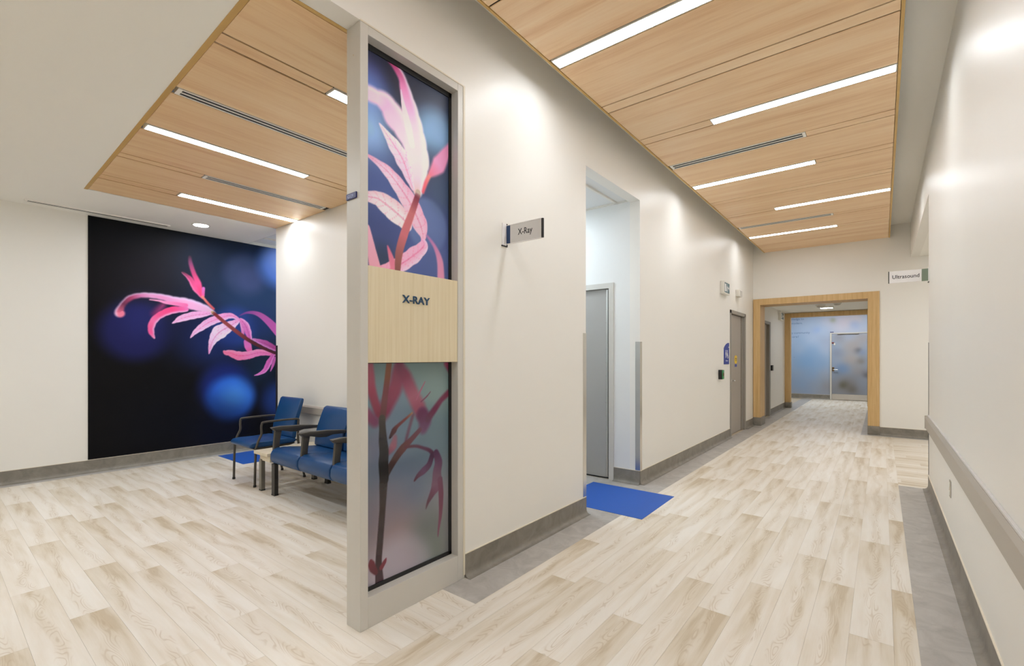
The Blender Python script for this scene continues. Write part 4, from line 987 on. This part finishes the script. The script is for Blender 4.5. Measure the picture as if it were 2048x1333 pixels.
link_mesh("lever_handle", MB().tube([(-1.245, 18.40, 0.985), (-1.245, 18.355, 0.985), (-1.20, 18.345, 0.985), (-1.12, 18.345, 0.978)], 0.011), M_CHROME, lk)
link_mesh("door_closer", B(-1.13, -0.57, 18.37, 18.411, 2.125, 2.148, bevel=0.003), M_DFRAME, sd)
lb = link_mesh("latch_box", B(-1.284, -1.215, 18.385, 18.411, 1.83, 1.868, bevel=0.003), M_RED, sd)
link_mesh("latch_tag", B(-1.228, -1.187, 18.378, 18.385, 1.775, 1.845, bevel=0.003), M_WPLAST, lb)
np_ = thing("room_plate", (-1.28, 18.43, 2.19), "tiny navy number plate above the sky-print door", "sign")
link_mesh("plate", B(-1.325, -1.235, 18.420, 18.43, 2.188, 2.212), M_NAVYPL, np_)
link_mesh("number_line", B(-1.30, -1.262, 18.4192, 18.42, 2.197, 2.203), M_LILAC, np_)

# ================================================================== BLADE SIGNS
s1 = thing("blade_sign", (XL, 2.56, 2.19), "grey and navy x-ray blade sign standing out from the corridor wall", "sign", "blade signs on the corridor walls")
link_mesh("sign_face", B(-2.037, -1.772, 2.5555, 2.5665, 2.193, 2.319, bevel=0.001, seg=1), M_SIGNG, s1)
link_mesh("colour_band", B(-2.072, -2.0375, 2.5555, 2.5665, 2.193, 2.319), M_SIGNB, s1)
link_mesh("end_cap", B(-1.7715, -1.759, 2.5545, 2.5675, 2.192, 2.320), M_BLKPL, s1)
link_mesh("edge_strip", B(-2.072, -1.772, 2.554, 2.568, 2.319, 2.3225).box(-2.072, -1.772, 2.554, 2.568, 2.1895, 2.193), M_SIGNW, s1)
br = link_mesh("wall_bracket", B(XL, XL + 0.007, 2.512, 2.556, 2.178, 2.333, bevel=0.001, seg=1), M_SIGNW, s1)
link_mesh("bracket_pin", B(XL, XL + 0.008, 2.556, 2.566, 2.319, 2.334), M_BLKPL, br)
link_mesh("bracket_foot", B(XL, XL + 0.009, 2.505, 2.566, 2.171, 2.178), M_BLKPL, br)
link_mesh("bracket_pin", B(XL, XL + 0.008, 2.556, 2.566, 2.178, 2.192), M_BLKPL, br)
letters("lettering", "X-Ray", 'y', (-1.968, 2.5555, 2.226), 0.122, 0.056, M_INK, s1, depth=0.0008, bold=0.006)

s2 = thing("blade_sign", (XR, 6.56, 2.19), "white and sage ultrasound blade sign standing out from the wall corner", "sign", "blade signs on the corridor walls")
link_mesh("sign_face", B(0.062, 0.3285, 6.5555, 6.5665, 2.199, 2.327, bevel=0.001, seg=1), M_SIGNW, s2)
link_mesh("colour_band", B(0.329, 0.380, 6.5555, 6.5665, 2.199, 2.327), M_SIGNS, s2)
link_mesh("end_cap", B(0.054, 0.0615, 6.5545, 6.5675, 2.198, 2.328), M_BLKPL, s2)
link_mesh("wall_bracket", B(XR - 0.007, XR, 6.540, 6.585, 2.188, 2.338, bevel=0.001, seg=1), M_SIGNW, s2)
link_mesh("bracket_pin", B(XR - 0.010, XR - 0.0005, 6.535, 6.59, 2.180, 2.187), M_BLKPL, s2)
letters("lettering", "Ultrasound", 'y', (0.088, 6.5555, 2.244), 0.222, 0.040, M_INK, s2, depth=0.0008, bold=0.006)

# ================================================================== WALL-MOUNTED THINGS
def corner_guard(x, y, sx, sy, z0, z1, w, label, mat, group):
    """L-shaped guard hugging an outside corner at (x, y); the wall lies towards (sx, sy)"""
    t = 0.0035
    mb = MB().prism([(x - sx * t, y - sy * t), (x + sx * w, y - sy * t), (x + sx * w, y), (x, y), (x, y + sy * w), (x - sx * t, y + sy * w)], 'z', z0, z1)
    return tag(link_mesh("corner_guard", mb, mat), label, "corner guard", group)
corner_guard(XL, 3.69, -1, -1, 0.155, 1.61, 0.052, "steel corner guard on the recess edge nearer the x-ray sign", M_STEEL, "corner guards on the recess")
corner_guard(XL, 4.88, -1, 1, 0.155, 1.565, 0.052, "steel corner guard on the recess edge farther from the x-ray sign", M_STEEL, "corner guards on the recess")
corner_guard(XR, 6.60, 1, -1, 0.155, 1.55, 0.012, "thin dark corner guard at the end of the railed corridor wall", M_DKGUARD, None)
corner_guard(-6.35, YC, 1, 1, 0.155, 1.55, 0.045, "dark corner guard at the end of the chair wall", M_DKGUARD, None)

ex = thing("exit_sign", (XL + 0.03, 8.29, 2.43), "white box exit sign with a running figure above the blue washroom sign", "exit sign", "running-figure exit signs")
link_mesh("case", B(XL, XL + 0.062, 8.112, 8.475, 2.432, 2.645, bevel=0.006), M_WPLAST, ex)
fc = link_mesh("picture", B(XL + 0.0615, XL + 0.0635, 8.140, 8.448, 2.458, 2.62), M_TEAL, ex)
rf = MB(); X0, X1 = XL + 0.0635, XL + 0.0645
rf.prism([(8.155, 2.475), (8.155, 2.60), (8.235, 2.60), (8.235, 2.475)], 'x', X0, X1)
rf.prism([(8.345, 2.53), (8.385, 2.53), (8.385, 2.50), (8.43, 2.54), (8.385, 2.58), (8.385, 2.55), (8.345, 2.55)], 'x', X0, X1)
rf.prism([(8.265, 2.515), (8.285, 2.57), (8.315, 2.575), (8.335, 2.545), (8.325, 2.535), (8.305, 2.55), (8.31, 2.52), (8.335, 2.475), (8.318, 2.47), (8.29, 2.505), (8.26, 2.475), (8.25, 2.485), (8.28, 2.525)], 'x', X0, X1)
rf.lathe(8.312, 2.592, [(0.011, X0), (0.011, X1)], 12, 'x')
link_mesh("running_figure", rf, M_WINK, fc)

dv = thing("wall_sounder", (XL + 0.03, 9.25, 2.49), "small white ribbed alarm sounder above the washroom door", "alarm")
link_mesh("case", B(XL, XL + 0.07, 9.13, 9.34, 2.488, 2.612, bevel=0.008), M_WPLAST, dv)
for i in range(6):
    link_mesh("rib", B(XL + 0.07, XL + 0.074, 9.15, 9.32, 2.503 + i * 0.017, 2.510 + i * 0.017), M_SIGNG, dv)

ws = thing("washroom_sign", (XL, 8.5, 1.27), "blue washroom sign with a curved top and white pictograms", "sign")
poly = [(8.335, 1.273), (8.655, 1.273), (8.655, 1.61)] + [(8.495 + 0.16 * math.cos(a), 1.56 + 0.078 * math.sin(a)) for a in [math.radians(d) for d in (40, 60, 80, 95, 110, 130, 150, 165, 180)]]
poly = [(8.335, 1.273), (8.655, 1.273), (8.655, 1.632), (8.62, 1.638), (8.57, 1.634), (8.51, 1.622), (8.45, 1.604), (8.39, 1.578), (8.335, 1.545)]
pl_ = link_mesh("plate", MB().prism(poly, 'x', XL, XL + 0.008), M_ROYAL, ws)
X0, X1 = XL + 0.008, XL + 0.0095
f1 = MB().prism([(8.413, 1.478), (8.467, 1.478), (8.467, 1.43), (8.456, 1.43), (8.456, 1.382), (8.424, 1.382), (8.424, 1.43), (8.413, 1.43)], 'x', X0, X1)
link_mesh("pictogram_body", f1, M_WINK, pl_)
f2_ = MB().prism([(8.522, 1.478), (8.548, 1.478), (8.572, 1.42), (8.552, 1.42), (8.552, 1.40), (8.518, 1.40), (8.518, 1.42), (8.498, 1.42)], 'x', X0, X1)
link_mesh("pictogram_body", f2_, M_WINK, pl_)
f3 = MB().prism([(8.575, 1.42), (8.585, 1.425), (8.60, 1.40), (8.59, 1.375), (8.56, 1.37), (8.535, 1.385), (8.54, 1.395), (8.562, 1.385), (8.58, 1.39)], 'x', X0, X1)
link_mesh("pictogram_wheel", f3, M_WINK, pl_)
for cy in (8.44, 8.535):
    link_mesh("pictogram_head", MB().lathe(cy, 1.497, [(0.018, X0), (0.018, X1)], 12, 'x'), M_WINK, pl_)
link_mesh("corner_mark", B(X0, X1, 8.60, 8.645, 1.555, 1.57), M_WINK, pl_)
letters("lettering", "Washroom", 'x', (XL + 0.008, 8.43, 1.322), 0.14, 0.022, M_WINK, pl_, depth=0.001)

cr = thing("push_button", (XL, 8.06, 1.03), "black door-opener box with a green face beside the washroom sign", "switch")
link_mesh("case", B(XL, XL + 0.055, 8.005, 8.105, 1.035, 1.187, bevel=0.004), M_BLKPL, cr)
gf = link_mesh("face", B(XL + 0.055, XL + 0.064, 8.012, 8.112, 1.038, 1.184, bevel=0.003), M_GREEN, cr)
link_mesh("button", MB().lathe(8.06, 1.112, [(0.03, XL + 0.063), (0.03, XL + 0.069), (0.022, XL + 0.072)], 20, 'x'), M_BRASS, gf)

ou = thing("wall_outlet", (XR, 4.58, 0.39), "ivory wall outlet low on the railed corridor wall", "outlet")
pt = link_mesh("cover_plate", B(XR - 0.006, XR, 4.548, 4.622, 0.392, 0.510, bevel=0.002), M_STEEL, ou)
for zz in (0.422, 0.48):
    link_mesh("socket", B(XR - 0.0085, XR - 0.0055, 4.568, 4.602, zz - 0.016, zz + 0.016, bevel=0.002), M_WPLAST, pt)

ex2 = thing("exit_sign", (-2.07, 14.05, 2.36), "white box exit sign high on the passage wall between the portals", "exit sign", "running-figure exit signs")
link_mesh("case", B(-2.10, -2.035, 13.75, 14.12, 2.35, 2.56, bevel=0.006), M_WPLAST, ex2)
f2 = link_mesh("picture", B(-2.036, -2.033, 13.78, 14.09, 2.378, 2.535), M_TEAL, ex2)
link_mesh("doorway_mark", B(-2.033, -2.032, 13.80, 13.88, 2.395, 2.515), M_WINK, f2)
link_mesh("running_figure", B(-2.033, -2.032, 13.95, 14.06, 2.43, 2.48), M_WINK, f2)
cr2 = thing("push_button", (-2.09, 12.76, 1.06), "dark door-opener box on the passage wall beyond the portal", "switch")
link_mesh("case", B(-2.10, -2.06, 12.68, 12.84, 1.065, 1.195, bevel=0.004), M_BLKPL, cr2)
link_mesh("face", B(-2.06, -2.055, 12.70, 12.82, 1.08, 1.18), M_DFRAME, cr2)

def detector(x, y, z, r, label):
    t = thing("smoke_detector", (x, y, z - 0.06), label, "smoke detector", "smoke detectors in the passage")
    link_mesh("base_ring", MB().lathe(x, y, [(r, z), (r, z - 0.02), (r * 0.92, z - 0.028)], 24), M_WPLAST, t)
    link_mesh("dome", MB().lathe(x, y, [(r * 0.8, z - 0.028), (r * 0.72, z - 0.05), (r * 0.4, z - 0.062)], 24), M_FRAME, t)
detector(-1.12, 12.95, 2.6, 0.10, "round smoke detector on the passage ceiling, nearer the middle")
detector(-0.78, 12.6, 2.6, 0.08, "round smoke detector on the passage ceiling, nearer the portal jamb")
sp_ = thing("ceiling_speaker", (-1.22, 12.6, 2.59), "flat round ceiling speaker in the passage beside the smoke detectors", "speaker")
link_mesh("grille", MB().lathe(-1.16, 12.55, [(0.14, 2.6), (0.14, 2.592), (0.12, 2.588)], 28), M_WPLAST, sp_)
link_mesh("bezel", MB().lathe(-1.16, 12.55, [(0.155, 2.6), (0.155, 2.596), (0.141, 2.594)], 28), M_SIGNG, sp_)

# ================================================================== MATS
mt = MB().prism([(-2.53, 3.845), (-1.618, 3.845), (-1.628, 4.672), (-2.53, 4.665)], 'z', 0.0, 0.0025)
tag(link_mesh("floor_mat", mt, M_MAT), "flat blue floor mat lying at the mouth of the recess", "mat")
tag(link_mesh("floor_mat", B(-7.345, -6.515, 2.605, 3.42, 0.0, 0.0025), M_MAT), "flat blue floor mat lying between the mural and the chairs", "mat")

# ================================================================== SEATING
# guest armchair
ax0, ax1 = -5.815, -5.275
ch = thing("armchair", ((ax0 + ax1) / 2, 2.5, 0), "blue upholstered guest armchair with a thin grey metal frame beside the mural", "chair")
for x in (ax0, ax1):
    link_mesh("leg", MB().tube([(x, 2.226, 0.015), (x, 2.230, 0.22), (x, 2.236, 0.41)], 0.0125, 0.0125), M_CHFR, ch)
    link_mesh("arm", MB().tube([(x, 2.236, 0.41), (x, 2.262, 0.49), (x, 2.294, 0.56), (x, 2.293, 0.63), (x, 2.300, 0.672), (x, 2.325, 0.686), (x, 2.50, 0.690), (x, 2.66, 0.688), (x, 2.705, 0.680)], 0.0125, 0.012, sub=5), M_CHFR, ch)
    link_mesh("leg", MB().tube([(x, 2.705, 0.680), (x, 2.700, 0.45), (x, 2.735, 0.22), (x, 2.775, 0.015)], 0.0125), M_CHFR, ch)
    for yy in (2.226, 2.775):
        link_mesh("foot_glide", MB().lathe(x, yy, [(0.016, 0.0), (0.016, 0.018), (0.013, 0.024)], 14), M_BLKPL, ch)
link_mesh("seat_shell", MB().prism([(2.21, 0.405), (2.30, 0.378), (2.62, 0.392), (2.68, 0.405), (2.68, 0.415), (2.21, 0.418)], 'x', ax0 + 0.03, ax1 - 0.03, bevel=0.006), M_CHFR, ch)
seat = MB().prism([(2.185, 0.425), (2.20, 0.412), (2.66, 0.416), (2.69, 0.43), (2.685, 0.465), (2.60, 0.478), (2.40, 0.474), (2.26, 0.478), (2.20, 0.468), (2.178, 0.445)], 'x', ax0 + 0.018, ax1 - 0.018, bevel=0.014, seg=3)
link_mesh("seat", seat, M_BLUEV, ch)
back = MB().prism([(2.640, 0.475), (2.655, 0.60), (2.690, 0.74), (2.742, 0.90), (2.765, 0.918), (2.785, 0.908), (2.782, 0.88), (2.738, 0.72), (2.705, 0.60), (2.692, 0.47), (2.67, 0.455)], 'x', ax0 + 0.022, ax1 - 0.022, bevel=0.016, seg=3)
link_mesh("backrest", back, M_BLUEV, ch)
link_mesh("cross_bar", MB().tube([(ax0, 2.700, 0.44), (ax1, 2.700, 0.44)], 0.010), M_CHFR, ch)
link_mesh("cross_bar", MB().tube([(ax0, 2.26, 0.395), (ax1, 2.26, 0.395)], 0.010), M_CHFR, ch)

# side table
tb = thing("side_table", (-5.04, 2.5, 0), "low pale wood side table between the armchair and the blue bench", "table")
link_mesh("table_top", B(-5.205, -4.898, 2.185, 2.84, 0.378, 0.412, bevel=0.004), M_TTOP, tb)
link_mesh("apron", B(-5.125, -4.90, 2.215, 2.245, 0.318, 0.378).box(-5.125, -4.90, 2.78, 2.81, 0.318, 0.378).box(-5.125, -5.095, 2.245, 2.78, 0.318, 0.378), M_TTOP, tb)
for x, yy in ((-5.10, 2.225), (-5.10, 2.80)):
    lg = link_mesh("leg", B(x - 0.026, x + 0.026, yy - 0.02, yy + 0.02, 0.012, 0.33, bevel=0.002, seg=1), M_TLEG, tb)
    link_mesh("foot_glide", B(x - 0.027, x + 0.027, yy - 0.021, yy + 0.021, 0.0, 0.013), M_BLKPL, lg)

# three-seat bench
bn = thing("waiting_bench", (-4.02, 2.5, 0), "long blue cushioned waiting bench with dark tapered arms partly behind the metal frame", "bench")
bw = 0.556
bx0 = -4.855
for i in range(3):
    a, b = bx0 + i * bw, bx0 + (i + 1) * bw
    prof = [(2.70, 0.435), (2.50, 0.452), (2.32, 0.476), (2.25, 0.474), (2.21, 0.455), (2.192, 0.42), (2.190, 0.37), (2.205, 0.335), (2.24, 0.312), (2.32, 0.302), (2.66, 0.300), (2.72, 0.33), (2.725, 0.41)]
    sc_ = link_mesh("seat_cushion", MB().prism(prof, 'x', a + 0.008, b - 0.008, bevel=0.014, seg=3), M_BLUEV, bn)
    if i < 2:
        link_mesh("seam_filler", MB().prism([(2.69, 0.42), (2.32, 0.458), (2.245, 0.455), (2.21, 0.42), (2.207, 0.36), (2.25, 0.325), (2.69, 0.315)], 'x', b - 0.012, b + 0.012), M_PIPE, sc_)
    bp = [(2.655, 0.445), (2.665, 0.56), (2.692, 0.66), (2.738, 0.78), (2.765, 0.842), (2.795, 0.862), (2.825, 0.852), (2.83, 0.82), (2.80, 0.74), (2.765, 0.62), (2.745, 0.50), (2.735, 0.44), (2.70, 0.43)]
    link_mesh("back_cushion", MB().prism(bp, 'x', a + 0.012, b - 0.012, bevel=0.018, seg=3), M_BLUEV, bn)
def bench_arm(x, p):
    am = MB().prism([(2.206, 0.680), (2.214, 0.668), (2.243, 0.640), (2.31, 0.640), (2.40, 0.618), (2.47, 0.612), (2.54, 0.628), (2.74, 0.622), (2.74, 0.648), (2.62, 0.664), (2.50, 0.676), (2.40, 0.680), (2.30, 0.686)], 'x', x - 0.030, x + 0.030, bevel=0.006)
    ar = link_mesh("arm", am, M_CHARM, p)
    ps = MB().prism([(2.243, 0.655), (2.312, 0.655), (2.290, 0.52), (2.283, 0.34), (2.226, 0.34), (2.228, 0.48)], 'x', x - 0.017, x + 0.017, bevel=0.005)
    link_mesh("arm_post", ps, M_CHARM, ar)
    return ar
for i in range(4):
    bench_arm(bx0 + i * bw - (0.006 if i == 0 else 0), bn)
for x in (-4.813, -3.22):
    for yy, hh in ((2.225, 0.32), (2.80, 0.32)):
        lg = link_mesh("leg", B(x - 0.032, x + 0.032, yy - 0.02, yy + 0.02, 0.012, hh, bevel=0.003, seg=1), M_BLEG, bn)
        link_mesh("foot_glide", B(x - 0.033, x + 0.033, yy - 0.021, yy + 0.021, 0.0, 0.013), M_BLKPL, lg)
link_mesh("beam", B(-4.84, -3.19, 2.42, 2.50, 0.27, 0.305), M_CHARM, bn)
link_mesh("back_rail", B(-4.84, -3.19, 2.79, 2.82, 0.30, 0.34).box(-4.79, -4.74, 2.80, 2.83, 0.30, 0.78).box(-3.30, -3.25, 2.80, 2.83, 0.30, 0.78), M_CHARM, bn)
